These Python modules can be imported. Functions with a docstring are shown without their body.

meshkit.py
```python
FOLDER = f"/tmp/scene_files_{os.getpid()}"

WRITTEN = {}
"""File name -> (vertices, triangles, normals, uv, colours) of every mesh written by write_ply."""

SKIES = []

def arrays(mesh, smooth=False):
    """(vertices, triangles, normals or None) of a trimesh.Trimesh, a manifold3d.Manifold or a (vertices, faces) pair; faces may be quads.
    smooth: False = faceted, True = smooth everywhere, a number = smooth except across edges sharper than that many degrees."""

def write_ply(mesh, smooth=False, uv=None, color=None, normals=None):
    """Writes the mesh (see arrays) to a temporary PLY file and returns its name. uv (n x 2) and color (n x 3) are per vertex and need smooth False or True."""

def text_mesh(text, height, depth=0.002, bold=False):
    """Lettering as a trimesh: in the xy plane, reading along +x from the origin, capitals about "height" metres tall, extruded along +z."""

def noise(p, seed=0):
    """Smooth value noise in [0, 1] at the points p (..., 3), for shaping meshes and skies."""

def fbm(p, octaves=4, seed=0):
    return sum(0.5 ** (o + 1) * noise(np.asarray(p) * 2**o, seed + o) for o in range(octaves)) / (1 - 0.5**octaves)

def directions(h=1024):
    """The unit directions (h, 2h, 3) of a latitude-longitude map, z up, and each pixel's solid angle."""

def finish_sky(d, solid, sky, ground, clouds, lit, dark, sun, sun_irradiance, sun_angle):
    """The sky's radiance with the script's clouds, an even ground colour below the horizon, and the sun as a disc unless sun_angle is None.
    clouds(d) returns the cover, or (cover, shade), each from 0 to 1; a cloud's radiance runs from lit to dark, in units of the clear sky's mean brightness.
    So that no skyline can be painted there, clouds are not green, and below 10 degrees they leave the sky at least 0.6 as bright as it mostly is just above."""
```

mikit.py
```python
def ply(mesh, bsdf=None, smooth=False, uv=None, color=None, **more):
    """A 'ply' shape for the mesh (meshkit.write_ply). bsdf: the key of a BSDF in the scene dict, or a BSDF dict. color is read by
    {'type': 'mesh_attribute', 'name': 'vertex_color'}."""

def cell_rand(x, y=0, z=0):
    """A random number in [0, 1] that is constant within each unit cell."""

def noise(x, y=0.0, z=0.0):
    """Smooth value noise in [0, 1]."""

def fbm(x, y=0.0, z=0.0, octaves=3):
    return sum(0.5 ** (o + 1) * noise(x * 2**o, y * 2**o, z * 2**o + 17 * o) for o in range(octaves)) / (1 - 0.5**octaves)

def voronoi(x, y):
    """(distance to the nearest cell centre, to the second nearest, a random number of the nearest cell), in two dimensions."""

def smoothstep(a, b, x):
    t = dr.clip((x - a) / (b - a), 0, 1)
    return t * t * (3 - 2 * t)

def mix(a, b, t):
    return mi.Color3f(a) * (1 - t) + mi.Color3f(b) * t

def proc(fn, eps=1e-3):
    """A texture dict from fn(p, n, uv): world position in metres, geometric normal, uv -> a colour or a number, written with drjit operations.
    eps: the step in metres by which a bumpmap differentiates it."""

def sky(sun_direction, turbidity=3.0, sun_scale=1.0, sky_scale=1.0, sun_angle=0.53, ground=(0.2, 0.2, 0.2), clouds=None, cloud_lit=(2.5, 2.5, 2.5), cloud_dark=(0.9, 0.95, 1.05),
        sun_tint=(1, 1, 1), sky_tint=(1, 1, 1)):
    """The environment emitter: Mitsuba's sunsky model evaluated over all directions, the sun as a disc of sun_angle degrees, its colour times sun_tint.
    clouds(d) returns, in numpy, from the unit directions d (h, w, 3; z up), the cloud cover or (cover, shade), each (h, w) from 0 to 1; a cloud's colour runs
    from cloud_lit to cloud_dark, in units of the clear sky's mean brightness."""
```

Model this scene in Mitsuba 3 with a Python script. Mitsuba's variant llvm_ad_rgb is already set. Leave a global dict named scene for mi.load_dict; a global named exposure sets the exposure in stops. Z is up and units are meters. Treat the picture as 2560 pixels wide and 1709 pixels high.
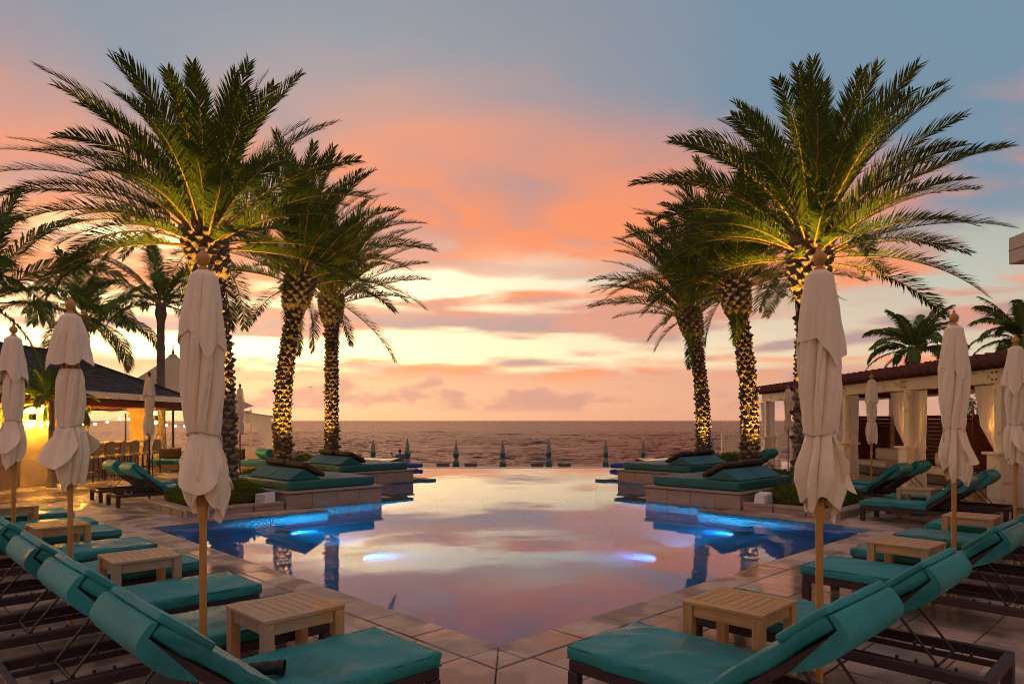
import math, random
import numpy as np, trimesh, drjit as dr, mitsuba as mi, mikit
import manifold3d as m3
from manifold3d import Manifold
from shapely.geometry import Polygon, box as sbox, Point
from shapely.ops import unary_union
from shapely import affinity
from mikit import noise as tnoise, fbm as tfbm, smoothstep, mix, cell_rand
from meshkit import fbm, noise

T = mi.ScalarTransform4f
scene, labels = {}, {}
R2 = math.sqrt(0.5)
YC = 5.394                       # the pool's near corner lies on the pool's axis, x = 0, at this y

# ------------------------------------------------------------------ camera, sky, exposure
A = math.radians(-0.77)          # the camera looks a little to the pavilion side of the pool's axis
CAM = np.array([0.176, 0.0, 1.75])
FWD = np.array([math.sin(A), math.cos(A), 0.0])
scene['camera'] = {
    'type': 'perspective', 'fov': math.degrees(2 * math.atan(1280 / 1733.0)), 'fov_axis': 'x', 'near_clip': 0.05, 'far_clip': 60000.0,
    'principal_point_offset_x': 0.0, 'principal_point_offset_y': -(1052 - 854.5) / 1709.0,
    'to_world': T().look_at(origin=CAM.tolist(), target=(CAM + FWD).tolist(), up=[0, 0, 1])}
exposure = 5.1

def sky_dir(az, el):
    az, el = np.radians(az), np.radians(el)
    return [float(np.sin(az) * np.cos(el)), float(np.cos(az) * np.cos(el)), float(np.sin(el))]

SUN_DIR=sky_dir(-30,15)
SKY=dict(turbidity=3.0,sun_scale=0.0,sky_scale=0.150,sky_tint=(1.42,1.03,0.74),
         cloud_lit=(3.1,0.96,0.42),cloud_dark=(0.58,0.90,1.22))
def ss(a,b,x):
    t=np.clip((x-a)/(b-a),0,1); return t*t*(3-2*t)
def bump(x,c,w): return np.exp(-((x-c)/w)**2)
def clouds(d):
    x,y,z=d[...,0],d[...,1],np.maximum(d[...,2],1e-4)
    el=np.degrees(np.arcsin(z)); az=np.degrees(np.arctan2(x,y))
    west=ss(-.45,.35,y)
    # altocloud deck seen in perspective
    k=1/(z+0.07); P=np.stack([x*k,y*k,0*x],-1)
    w=fbm(P*0.7+7,4,11)-.5
    w2=fbm(P*0.7+27,4,12)-.5
    Q=P+np.stack([w*1.6,w2*1.6,0*w],-1)
    n1=fbm(Q*np.array([.45,.6,1])+3,5,2)           # broad masses
    n2=fbm(Q*np.array([1.3,2.0,1])+9,6,5)          # mottles
    S=np.stack([x*5.5,el*.85+w*1.2,y*5.5],-1)
    n3=fbm(S+1,6,8)                                 # thin level streaks low in the west
    n4=fbm(np.stack([x*16,el*.9,y*16],-1)+4,5,21)    # heaps on the horizon
    a=n1-.5; m=n2-.5
    # the deck: salmon low in the west, slate above and in the east
    e2=el+a*14+m*5+1.5*bump(az,-36,16)+.13*np.clip(az,-10,60)*west
    shade=.03+.42*ss(13.5,24,e2)+.48*ss(17.5,26.5,e2+a*4)-.42*ss(36,52,el)
    shade+=.26*ss(10,36,az)*west*ss(15,24,el+a*6)+(ss(.37,.62,n2)-.5)*.44*ss(27,13,el)+m*.3*ss(44,26,el)
    shade+=.10*(1-west)
    cover=.95-.20*bump(az,-4,20)*ss(17,28,el+a*6)*ss(54,38,el)*west-.10*ss(24,8,el)*ss(.5,.65,n2)
    # golden thin patch and bright clearing over the sea
    gold=bump(az+.9*(el-13),2.0,6.0)*bump(el,12.7+m*5,1.2)
    cover-=.50*gold*ss(.34,.5,n2+.05)
    gap=bump(az,-5,13)*bump(el,9.4+a*3+m*5,1.0)+1.0*bump(az,34,12)*bump(el,8.8+m*9,1.6)+.8*bump(az,-30,4)*bump(el,13.3+m*8,.9)
    cover-=1.1*np.clip(gap*1.35,0,1)*ss(.30,.46,n2+.04)*west
    # streaked band 4.5 to 9 degrees
    band=ss(3.9,5.0,el+m*2)*(1-ss(8.3,9.9,el+m*5))
    streak=ss(.46,.64,n3+.10*ss(6.0,8.3,el)-.09*bump(el,5.2,1.2))
    cover=cover*(1-band)+band*(.20+.68*streak)
    shade=shade*(1-band)+band*(.30+.34*ss(.40,.62,n2)*streak)
    # haze and distant heaps at the horizon
    haze=1-ss(3.0+(n4-.5)*2.4,4.7+(n3-.5)*1.6,el)
    heap=ss(.44,.60,n4-.02+.06*bump(el,1.8,.9)-.12*ss(1.9,3.4,el))*ss(0.5,1.2,el)*ss(4.4,3.0,el)
    cover=cover*(1-haze)+haze*(.78+.12*heap)
    shade=shade*(1-haze)+haze*(.27+.15*heap+.16*ss(8,35,az))
    return np.clip(cover,0,1),np.clip(shade,0,1)
scene['sunset_sky'] = {**mikit.sky(SUN_DIR, clouds=clouds, **SKY), 'sampling_weight': 22.0}

# ------------------------------------------------------------------ helpers
counts, place = {}, {}

def numbered(base):
    n = counts.get(base, 0)
    counts[base] = n + 1
    return base if n == 0 else f'{base}_{n:03d}'

def thing(name, label, cat, tf=None, group=None, kind=None):
    key = numbered(name)
    place[key] = tf if tf is not None else T()
    labels[key] = {'label': label}
    if kind: labels[key]['kind'] = kind
    if cat: labels[key]['category'] = cat
    if group: labels[key]['group'] = group
    return key

def struct(name, label=None):
    key = numbered(name)
    place[key] = T()
    labels[key] = {'kind': 'structure'}
    if label: labels[key]['label'] = label
    return key

def part(root, name, proto, tf=None, label=None, kind=None):
    """Adds the ply dict as a part of the thing (or sub-part, when root is a part's key); returns its key."""
    key = numbered(root + '__' + name)
    top = root.split('__')[0]
    scene[key] = {**proto, 'to_world': place[top] @ tf if tf is not None else place[top]}
    if label or kind:
        labels[key] = {}
        if label: labels[key]['label'] = label
        if kind: labels[key]['kind'] = kind
    return key

def whole(root, proto, tf=None):
    scene[root] = {**proto, 'to_world': place[root] @ tf if tf is not None else place[root]}

def tf(x, y, z=0.0, rot=0.0):
    return T().translate([float(x), float(y), float(z)]).rotate([0, 0, 1], float(rot))

def frame(o, x, y, z):
    m = np.eye(4); m[:3, 0], m[:3, 1], m[:3, 2], m[:3, 3] = x, y, z, o
    return T(m)

def uvw(u, v, side=-1):
    """The pool's corner frame: u and v run from the near corner along its two near edges. side -1: the pavilion side, +1 the cabana side (mirrored)."""
    x, y = (u - v) * R2, YC + (u + v) * R2
    return (x, y) if side < 0 else (-x, y)

class MB:
    """Collects vertices, triangles and uv of one mesh."""
    def __init__(s): s.v, s.f, s.t, s.n = [], [], [], 0
    def add(s, v, f, uv=None):
        v = np.asarray(v, float); f = np.asarray(f, int)
        if f.shape[1] == 4: f = np.vstack([f[:, [0, 1, 2]], f[:, [0, 2, 3]]])
        s.v.append(v); s.f.append(f + s.n); s.n += len(v)
        s.t.append(np.zeros((len(v), 2)) if uv is None else np.asarray(uv, float))
        return s
    def mesh(s): return trimesh.Trimesh(np.vstack(s.v), np.vstack(s.f), process=False)
    def box(s, lo, hi, ch=0.0, m=None):
        lo, hi = np.minimum(lo, hi).astype(float), np.maximum(lo, hi).astype(float)
        v, f, uv = cbox(lo, hi, ch)
        if m is not None: v = v @ m[:3, :3].T + m[:3, 3]
        return s.add(v, f, uv)
    def bar(s, p, q, w, h, ch=0.0, up=(0, 0, 1)):
        """A beam from p to q, w wide and h high."""
        p, q = np.asarray(p, float), np.asarray(q, float)
        z = q - p; L = np.linalg.norm(z); z /= L
        x = np.cross(np.asarray(up, float), z); x /= np.linalg.norm(x); y = np.cross(z, x)
        v, f, uv = cbox(np.array([-w / 2, -h / 2, 0]), np.array([w / 2, h / 2, L]), ch)
        return s.add(p + v[:, :1] * x + v[:, 1:2] * y + v[:, 2:] * z, f, uv)
    def tube(s, pts, rad, sides=8, caps=True):
        p = np.asarray(pts, float); rad = np.broadcast_to(rad, (len(p),))
        t = np.gradient(p, axis=0); t /= np.linalg.norm(t, axis=1, keepdims=True) + 1e-12
        a = np.cross(t, np.where(np.abs(t[:, 2:]) < 0.9, [0, 0, 1.0], [1.0, 0, 0])); a /= np.linalg.norm(a, axis=1, keepdims=True) + 1e-12
        b = np.cross(t, a); g = np.arange(sides) * 2 * np.pi / sides
        v = p[:, None] + rad[:, None, None] * (np.cos(g)[None, :, None] * a[:, None] + np.sin(g)[None, :, None] * b[:, None])
        i, j = np.meshgrid(np.arange(len(p) - 1), np.arange(sides), indexing='ij'); j2 = (j + 1) % sides
        f = np.stack([i * sides + j, i * sides + j2, (i + 1) * sides + j2, (i + 1) * sides + j], -1).reshape(-1, 4)
        v = v.reshape(-1, 3); f = np.vstack([f[:, [0, 1, 2]], f[:, [0, 2, 3]]])
        if caps:
            k = len(v); v = np.vstack([v, p[:1], p[-1:]]); g = np.arange(sides); g2 = (g + 1) % sides
            f = np.vstack([f, np.stack([g * 0 + k, g2, g], 1), np.stack([g * 0 + k + 1, g + len(p) * sides - sides, g2 + len(p) * sides - sides], 1)])
        return s.add(v, f, np.stack([v[:, 2], v[:, 0] + v[:, 1]], 1))
    def lathe(s, prof, sides=20, o=(0, 0, 0)):
        prof = np.asarray(prof, float)
        g = np.arange(sides) * 2 * np.pi / sides
        v = np.stack([prof[:, None, 0] * np.cos(g), prof[:, None, 0] * np.sin(g), np.broadcast_to(prof[:, None, 1], (len(prof), sides))], -1)
        i, j = np.meshgrid(np.arange(len(prof) - 1), np.arange(sides), indexing='ij'); j2 = (j + 1) % sides
        f = np.stack([i * sides + j, i * sides + j2, (i + 1) * sides + j2, (i + 1) * sides + j], -1).reshape(-1, 4)
        v = v.reshape(-1, 3) + np.asarray(o, float)
        return s.add(v, f, np.stack([v[:, 2], v[:, 0]], 1))
    def prism(s, poly, axis_pts, m=None):
        """Extrudes a convex or simple polygon (n x 2) between two offsets along the third axis: (a, b, lo, hi)."""
        lo, hi = axis_pts
        pm = trimesh.creation.extrude_polygon(Polygon(poly), hi - lo, engine='earcut')
        v = np.array(pm.vertices) + [0, 0, lo]
        if m is not None: v = v @ m[:3, :3].T + m[:3, 3]
        f = np.array(pm.faces)
        return s.add(v[f].reshape(-1, 3), np.arange(len(f) * 3).reshape(-1, 3), v[f].reshape(-1, 3)[:, :2])
    def ply(s, bsdf, smooth=False, uv=False, **more):
        return mikit.ply(s.mesh(), bsdf, smooth=smooth, uv=np.vstack(s.t) if uv else None, **more)

_SG = np.array([[a, b, c] for a in (-1, 1) for b in (-1, 1) for c in (-1, 1)], float)
def _cbox_faces():
    from scipy.spatial import ConvexHull
    pts = np.vstack([(np.where(np.arange(3) == k, 1.0, 0.9)) * _SG for k in range(3)])
    h = ConvexHull(pts); f = h.simplices.copy()
    for i, t in enumerate(f):
        a, b, c = pts[t]
        if np.dot(np.cross(b - a, c - a), h.equations[i, :3]) < 0: f[i] = t[::-1]
    return f
_CF = _cbox_faces()
_BF = np.array([[0, 1, 3, 2], [4, 6, 7, 5], [0, 4, 5, 1], [2, 3, 7, 6], [0, 2, 6, 4], [1, 5, 7, 3]])

def cbox(lo, hi, ch):
    c, h = (lo + hi) / 2, (hi - lo) / 2
    if ch > 0:
        ch = min(ch, 0.45 * h.min() * 2)
        v = np.vstack([c + _SG * (h - np.where(np.arange(3) == k, 0.0, ch)) for k in range(3)])
        f = _CF
        v = v[f].reshape(-1, 3); f = np.arange(len(v)).reshape(-1, 3)
    else:
        v = c + _SG * h
        q = _BF; v = v[q].reshape(-1, 3); f = np.arange(24).reshape(-1, 4)
    k = int(np.argmax(h)); o = [i for i in range(3) if i != k]
    uv = np.stack([v[:, k], v[:, o[0]] + v[:, o[1]] * 1.01], 1) + (lo.sum() * 3.7 % 5.0)
    return v, f, uv

def simple(bsdf, smooth=False, uv=False, **kw):
    b = MB(); b.box(kw['lo'], kw['hi'], kw.get('ch', 0.0)); return b.ply(bsdf, smooth, uv)

def soft_box(lo, hi, r, res=0.05, wr=0.0, seed=0, crown=0.0, seams=()):
    """An upholstered slab: rounded edges, a slightly crowned top, creases of height wr."""
    lo, hi = np.asarray(lo, float), np.asarray(hi, float)
    h, c = (hi - lo) / 2, (lo + hi) / 2
    n = np.maximum(2, np.ceil((hi - lo) / res).astype(int))
    V, F, k = [], [], 0
    for ax in range(3):
        o = [i for i in range(3) if i != ax]
        # more lines close to the rims
        g = [np.unique(np.concatenate([np.linspace(-1, 1, n[i] + 1), [-1 + r / h[i] * .35, -1 + r / h[i], 1 - r / h[i] * .35, 1 - r / h[i]]])) for i in o]
        a, b = np.meshgrid(g[0], g[1], indexing='ij')
        for sg in (-1, 1):
            p = np.zeros(a.shape + (3,)); p[..., o[0]], p[..., o[1]], p[..., ax] = a, b, sg
            i, j = np.meshgrid(np.arange(a.shape[0] - 1), np.arange(a.shape[1] - 1), indexing='ij'); w = a.shape[1]
            q = np.stack([i * w + j, (i + 1) * w + j, (i + 1) * w + j + 1, i * w + j + 1], -1).reshape(-1, 4)
            if (sg > 0) != (ax != 1): q = q[:, ::-1]
            V.append(p.reshape(-1, 3)); F.append(q + k); k += a.size
    v, f = np.vstack(V) * h, np.vstack(F)
    inner = np.clip(v, -(h - r), h - r)
    d = v - inner; L = np.linalg.norm(d, axis=1, keepdims=True)
    nrm = np.where(L > 1e-9, d / np.maximum(L, 1e-9), 0)
    v = inner + nrm * r
    top = np.clip(nrm[:, 2], 0, 1)
    v[:, 2] += crown * top * (1 - (v[:, 0] / h[0]) ** 2) * (1 - (v[:, 1] / h[1]) ** 2)
    for ax, at in seams:
        v -= nrm * (0.012 * np.exp(-((v[:, ax] + c[ax] - at) / 0.012) ** 2))[:, None]
    if wr:
        q = v + c + seed * 3.17
        w1 = fbm(q * np.array([3.2, 2.6, 5]) + fbm(q * 2.5, 3, seed)[:, None] * 1.6, 4, seed + 1)
        ridge = 1 - np.abs(2 * w1 - 1) * 2.2
        v += nrm * (wr * np.clip(ridge, 0, 1) ** 2 - wr * .4 + wr * .8 * (fbm(q * 1.7, 2, seed + 3) - .5))[:, None]
    m = trimesh.Trimesh(v + c, np.vstack([f[:, [0, 1, 2]], f[:, [0, 2, 3]]]), process=False)
    m.merge_vertices(digits_vertex=5)
    return m

def grid_mesh(V, closed=False):
    n, m = V.shape[:2]
    i, j = np.meshgrid(np.arange(n - 1), np.arange(m if closed else m - 1), indexing='ij'); j2 = (j + 1) % m
    f = np.stack([i * m + j, i * m + j2, (i + 1) * m + j2, (i + 1) * m + j], -1).reshape(-1, 4)
    return V.reshape(-1, 3), f

def hullchain(joints, bones, seg=14, length=0.02, smooth=8):
    """One continuous body: hulls of the spheres at the two ends of each bone, joined and smoothed."""
    sph = lambda p, r: Manifold.sphere(r, seg).translate(tuple(map(float, p)))
    solid = None
    for a, b in bones:
        h = Manifold.batch_hull([sph(*joints[a]), sph(*joints[b])])
        solid = h if solid is None else solid + h
    mm = solid.refine_to_length(length).to_mesh()
    t = trimesh.Trimesh(mm.vert_properties[:, :3], mm.tri_verts, process=True)
    trimesh.smoothing.filter_taubin(t, iterations=smooth)
    return t
# ------------------------------------------------------------------ materials
def rgb(*c): return {'type': 'rgb', 'value': [float(x) for x in c]}
def mat(name, base, rough=0.6, two=False, bump=None, bump_scale=1.0, **kw):
    b = {'type': 'principled', 'base_color': rgb(*base) if isinstance(base, tuple) else mikit.proc(base),
         'roughness': float(rough) if isinstance(rough, (int, float)) else mikit.proc(rough)}
    for k, v in kw.items(): b[k] = float(v) if isinstance(v, (int, float)) else v
    if bump is not None: b = {'type': 'bumpmap', 'arbitrary': mikit.proc(bump, 2e-3), 'scale': float(bump_scale), 'bsdf': b}
    if two: b = {'type': 'twosided', 'bsdf': b}
    scene['bsdf_' + name] = b
    return 'bsdf_' + name

def bank(p):
    x, y = dr.abs(p.x), p.y - YC
    return (x + y) * R2, (x - y) * R2
def stone_tone(p):
    a, w = bank(p)
    cell = cell_rand(dr.floor(a / .55), dr.floor(w / .55), 3)
    return cell
def wetness(p):
    n = tfbm(p.x * .55 + 3, p.y * .55, 1.7, 4)
    m = tfbm(p.x * 2.1, p.y * 2.1 + 9, 4.1, 3)
    return smoothstep(.47, .56, n + (m - .5) * .28)
def deck_color(p, n, uv):
    c = stone_tone(p)
    g = tfbm(p.x * 9, p.y * 9, 2.0, 4)
    s = tfbm(p.x * 2.6 + 31, p.y * 2.6, 5.0, 3)
    base = mix(mi.Color3f(.30, .225, .17), mi.Color3f(.58, .47, .37), dr.clip(.45 * g + .75 * c - .1, 0, 1))
    base = mix(base, mi.Color3f(.21, .165, .135), smoothstep(.50, .64, s) * .8)
    return base * (1 - .42 * wetness(p))
def deck_rough(p, n, uv):
    return .50 - .41 * wetness(p) + .10 * tfbm(p.x * 5, p.y * 5, 1., 2)
M_DECK = mat('deck', deck_color, deck_rough, specular=0.5)
M_GROUT = mat('grout', (.030, .024, .020), .9)
def trav_color(p, n, uv):
    g = tfbm(p.x * 4, p.y * 4, p.z * 14, 4); h = tfbm(p.x * 1.6, p.y * 1.6, p.z * 3 + 5, 3)
    f = tfbm(p.x * 30, p.y * 30, p.z * 60, 2)
    b = mix(mi.Color3f(.25, .19, .145), mi.Color3f(.42, .335, .27), g)
    return mix(b, mi.Color3f(.30, .22, .17), smoothstep(.52, .72, h) * .6 + smoothstep(.62, .7, f) * .35)
M_TRAV = mat('travertine', trav_color, .5)
M_WEIR = mat('weir_tile', (.62, .54, .44), .4)
def teal_color(p, n, uv):
    g = tfbm(p.x * 1.7, p.y * 1.7, p.z * 1.7, 3); t = tfbm(p.x * 60, p.y * 60, p.z * 60, 2)
    damp = smoothstep(.50, .62, tfbm(p.x * 2.3 + 40, p.y * 2.3, p.z * 2 + 3, 4))
    return mix(mi.Color3f(.002, .165, .175), mi.Color3f(.020, .310, .305), dr.clip(.9 * g + .45 * t - .2, 0, 1)) * (1 - .30 * damp)
def teal_rough(p, n, uv): return .62 - .30 * smoothstep(.50, .62, tfbm(p.x * 2.3 + 40, p.y * 2.3, p.z * 2 + 3, 4))
M_TEAL = mat('teal_canvas', teal_color, teal_rough, sheen=.35)
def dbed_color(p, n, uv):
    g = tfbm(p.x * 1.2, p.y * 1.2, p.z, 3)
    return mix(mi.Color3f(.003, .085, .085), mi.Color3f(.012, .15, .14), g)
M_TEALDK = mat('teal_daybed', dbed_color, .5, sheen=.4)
def dark_color(p, n, uv):
    return mix(mi.Color3f(.022, .012, .015), mi.Color3f(.050, .028, .032), tfbm(p.x * 14, p.y * 14, p.z * 14, 3))
M_DARK = mat('dark_frame', dark_color, .45)
def teak_color(p, n, uv):
    g = tfbm(uv.x * 2.2, uv.y * 55, 1.0, 4); k = tfbm(uv.x * 1.1 + 7, uv.y * 9, 3.0, 3)
    b = mix(mi.Color3f(.34, .18, .066), mi.Color3f(.64, .41, .165), dr.clip(g * .7 + k * .5 - .1, 0, 1))
    return mix(b, mi.Color3f(.38, .31, .23), smoothstep(.45, .65, tfbm(p.x * 2.2, p.y * 2.2, p.z * 2, 4)) * .65)
M_TEAK = mat('teak', teak_color, .5)
def pole_color(p, n, uv):
    g = tfbm(p.x * 40, p.y * 40, p.z * 3, 3)
    return mix(mi.Color3f(.36, .17, .035), mi.Color3f(.56, .30, .075), g)
M_POLE = mat('varnished_pole', pole_color, .3, clearcoat=.4)
M_GOLD = mat('finial_wood', pole_color, .35, clearcoat=.5)
def canvas_color(p, n, uv):
    g = tfbm(p.x * 3, p.y * 3, p.z * 1.2, 3); t = tfbm(p.x * 90, p.y * 90, p.z * 90, 1)
    return mix(mi.Color3f(.73, .64, .46), mi.Color3f(.88, .79, .60), dr.clip(g * .9 + t * .25 - .05, 0, 1))
M_CANVAS = mat('cream_canvas', canvas_color, .75, two=True, sheen=.3)
def thin(name, c, d):
    scene['bsdf_' + name] = {'type': 'principledthin', 'base_color': rgb(*c), 'roughness': .7, 'diff_trans': float(d), 'spec_trans': 0.0}
    return 'bsdf_' + name
M_CURTAIN = thin('curtain_cloth', (.86, .81, .72), .7)
M_TENT = thin('tent_cloth', (.90, .84, .70), 1.6)
M_LINEN = mat('linen_cushion', (.62, .55, .45), .8)
M_STRAP = mat('canvas_tie', (.52, .46, .38), .8)
M_IRON = mat('black_metal', (.012, .012, .013), .4)
def slate_color(p, n, uv):
    r = dr.floor(uv.y / .16); c = cell_rand(dr.floor(uv.x / .24 + cell_rand(r, 1) * 3), r, 2)
    edge = smoothstep(.012, .03, dr.abs(uv.y / .16 - dr.floor(uv.y / .16)) * .16)
    return mix(mi.Color3f(.03, .032, .038), mi.Color3f(.075, .080, .095), c) * (.35 + .65 * edge)
M_SLATE = mat('slate_shingle', slate_color, .55)
def wall_color(p, n, uv):
    return mix(mi.Color3f(.62, .46, .20), mi.Color3f(.74, .58, .29), tfbm(p.x * 3, p.y * 3, p.z * 3, 3))
M_YELLOW = mat('yellow_plaster', wall_color, .75)
def cream_color(p, n, uv):
    g = tfbm(p.x * 2, p.y * 2, p.z * 6, 4)
    return mix(mi.Color3f(.80, .70, .48), mi.Color3f(.91, .83, .62), g) * (1 - .35 * smoothstep(.60, .72, tfbm(p.x * 6, p.y * 6, p.z * 6 + 4, 3)))
M_CREAM = mat('cream_paint', cream_color, .5)
def slat_color(p, n, uv):
    g = tfbm(uv.x * 1.6, uv.y * 40, 2.0, 4)
    return mix(mi.Color3f(.075, .021, .013), mi.Color3f(.19, .056, .030), g)
M_SLAT = mat('stained_slat', slat_color, .75, specular=.2)
M_BROWN = mat('brown_cushion', lambda p, n, uv: mix(mi.Color3f(.035, .016, .010), mi.Color3f(.085, .040, .024), tfbm(p.x * 7, p.y * 7, p.z * 7, 3)), .75, sheen=.5)
M_WHITE = mat('white_plastic', (.74, .75, .78), .4)
M_GRILLE = mat('speaker_grille', (.45, .46, .49), .6)
def trunk_color(p, n, uv):
    g = tfbm(p.x * 12, p.y * 12, p.z * 12, 4)
    return mix(mi.Color3f(.026, .018, .013), mi.Color3f(.09, .065, .044), g)
def leafmat_(name, c, diff):
    scene['bsdf_' + name] = {'type': 'principledthin', 'base_color': rgb(*c), 'roughness': .6, 'diff_trans': float(diff), 'spec_trans': 0.0}
    return 'bsdf_' + name
M_TRUNK = mat('palm_trunk', trunk_color, .85)
def boot_color(p, n, uv):
    g = tfbm(p.x * 16, p.y * 16, p.z * 10, 3)
    return mix(mi.Color3f(.14, .10, .066), mi.Color3f(.32, .25, .17), g)
M_BOOT = mat('palm_leaf_base', boot_color, .8)
M_BOOTDK = mat('weathered_leaf_base', lambda p, n, uv: mix(mi.Color3f(.06, .042, .030), mi.Color3f(.17, .125, .085), tfbm(p.x * 14, p.y * 14, p.z * 10, 3)), .9)
M_DEAD = leafmat_('dead_leaf', (.20, .14, .07), .5)
def leaf_color(p, n, uv):
    c = tfbm(p.x * 1.1, p.y * 1.1, p.z * 1.1, 3)
    return mix(mi.Color3f(.065, .12, .026), mi.Color3f(.16, .20, .042), c)
def leafmat(name, fn, diff=.7):
    scene['bsdf_' + name] = {'type': 'principledthin', 'base_color': mikit.proc(fn), 'roughness': .5, 'diff_trans': float(diff), 'spec_trans': 0.0}
    return 'bsdf_' + name
M_LEAF = leafmat('date_leaf', leaf_color, .6)
def coco_color(p, n, uv):
    c = tfbm(p.x * 1.3, p.y * 1.3, p.z * 1.3, 3)
    return mix(mi.Color3f(.06, .125, .03), mi.Color3f(.16, .25, .055), c)
M_COCO = leafmat('coconut_leaf', coco_color, .6)
def bush_color(p, n, uv):
    c = tfbm(p.x * 4, p.y * 4, p.z * 4, 3)
    return mix(mi.Color3f(.07, .12, .022), mi.Color3f(.22, .27, .05), c)
M_BUSH = leafmat('shrub_leaf', bush_color, .5)
M_RACHIS = mat('palm_midrib', (.38, .24, .075), .5)
M_CTRUNK = mat('coconut_trunk', lambda p, n, uv: mix(mi.Color3f(.14, .11, .085), mi.Color3f(.30, .25, .20), tfbm(p.x * 3, p.y * 3, p.z * 16, 3)), .85)
M_SOIL = mat('soil', (.05, .035, .022), .95)
M_BEACH = mat('beach_sand', (.46, .36, .25), .9)
M_GROUND = mat('ground_earth', (.17, .15, .10), .95)
M_CONC = mat('concrete', lambda p, n, uv: mix(mi.Color3f(.58, .52, .40), mi.Color3f(.74, .68, .54), tfbm(p.x * 2, p.y * 2, p.z * 2, 4)), .8)
def tile_color(p, n, uv):
    c = tfbm(p.x * 1.2, p.y * 1.2, p.z * 1.2, 3)
    return mix(mi.Color3f(.004, .17, .36), mi.Color3f(.008, .23, .46), c)
M_TILE = mat('pool_tile', tile_color, .35)
M_WALLTILE = mat('pool_wall_tile', lambda p, n, uv: mix(mi.Color3f(.008, .36, .60), mi.Color3f(.015, .44, .70), tfbm(p.x * 1.5, p.y * 1.5, p.z * 1.5, 3)), .35)
M_BLUE = mat('blue_float', (.01, .09, .42), .5)
M_SKIN = mat('skin', (.20, .11, .07), .55)
M_SHIRT = mat('blue_shirt', (.035, .07, .16), .8)
M_SHORTS = mat('dark_shorts', (.02, .02, .025), .8)
M_WICKER = mat('wicker', lambda p, n, uv: mix(mi.Color3f(.20, .13, .06), mi.Color3f(.50, .37, .19), tfbm(p.x * 50, p.y * 50, p.z * 50, 2)), .6)
M_GREYBOX = mat('grey_board', (.12, .11, .10), .8)
M_BEACHTEAL = mat('beach_teal', (.0, .095, .09), .7, two=True)
M_BEACHWHITE = mat('beach_white', (.20, .19, .18), .8, two=True)
M_LENS = mat('black_rubber', (.010, .010, .011), .35)
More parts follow.
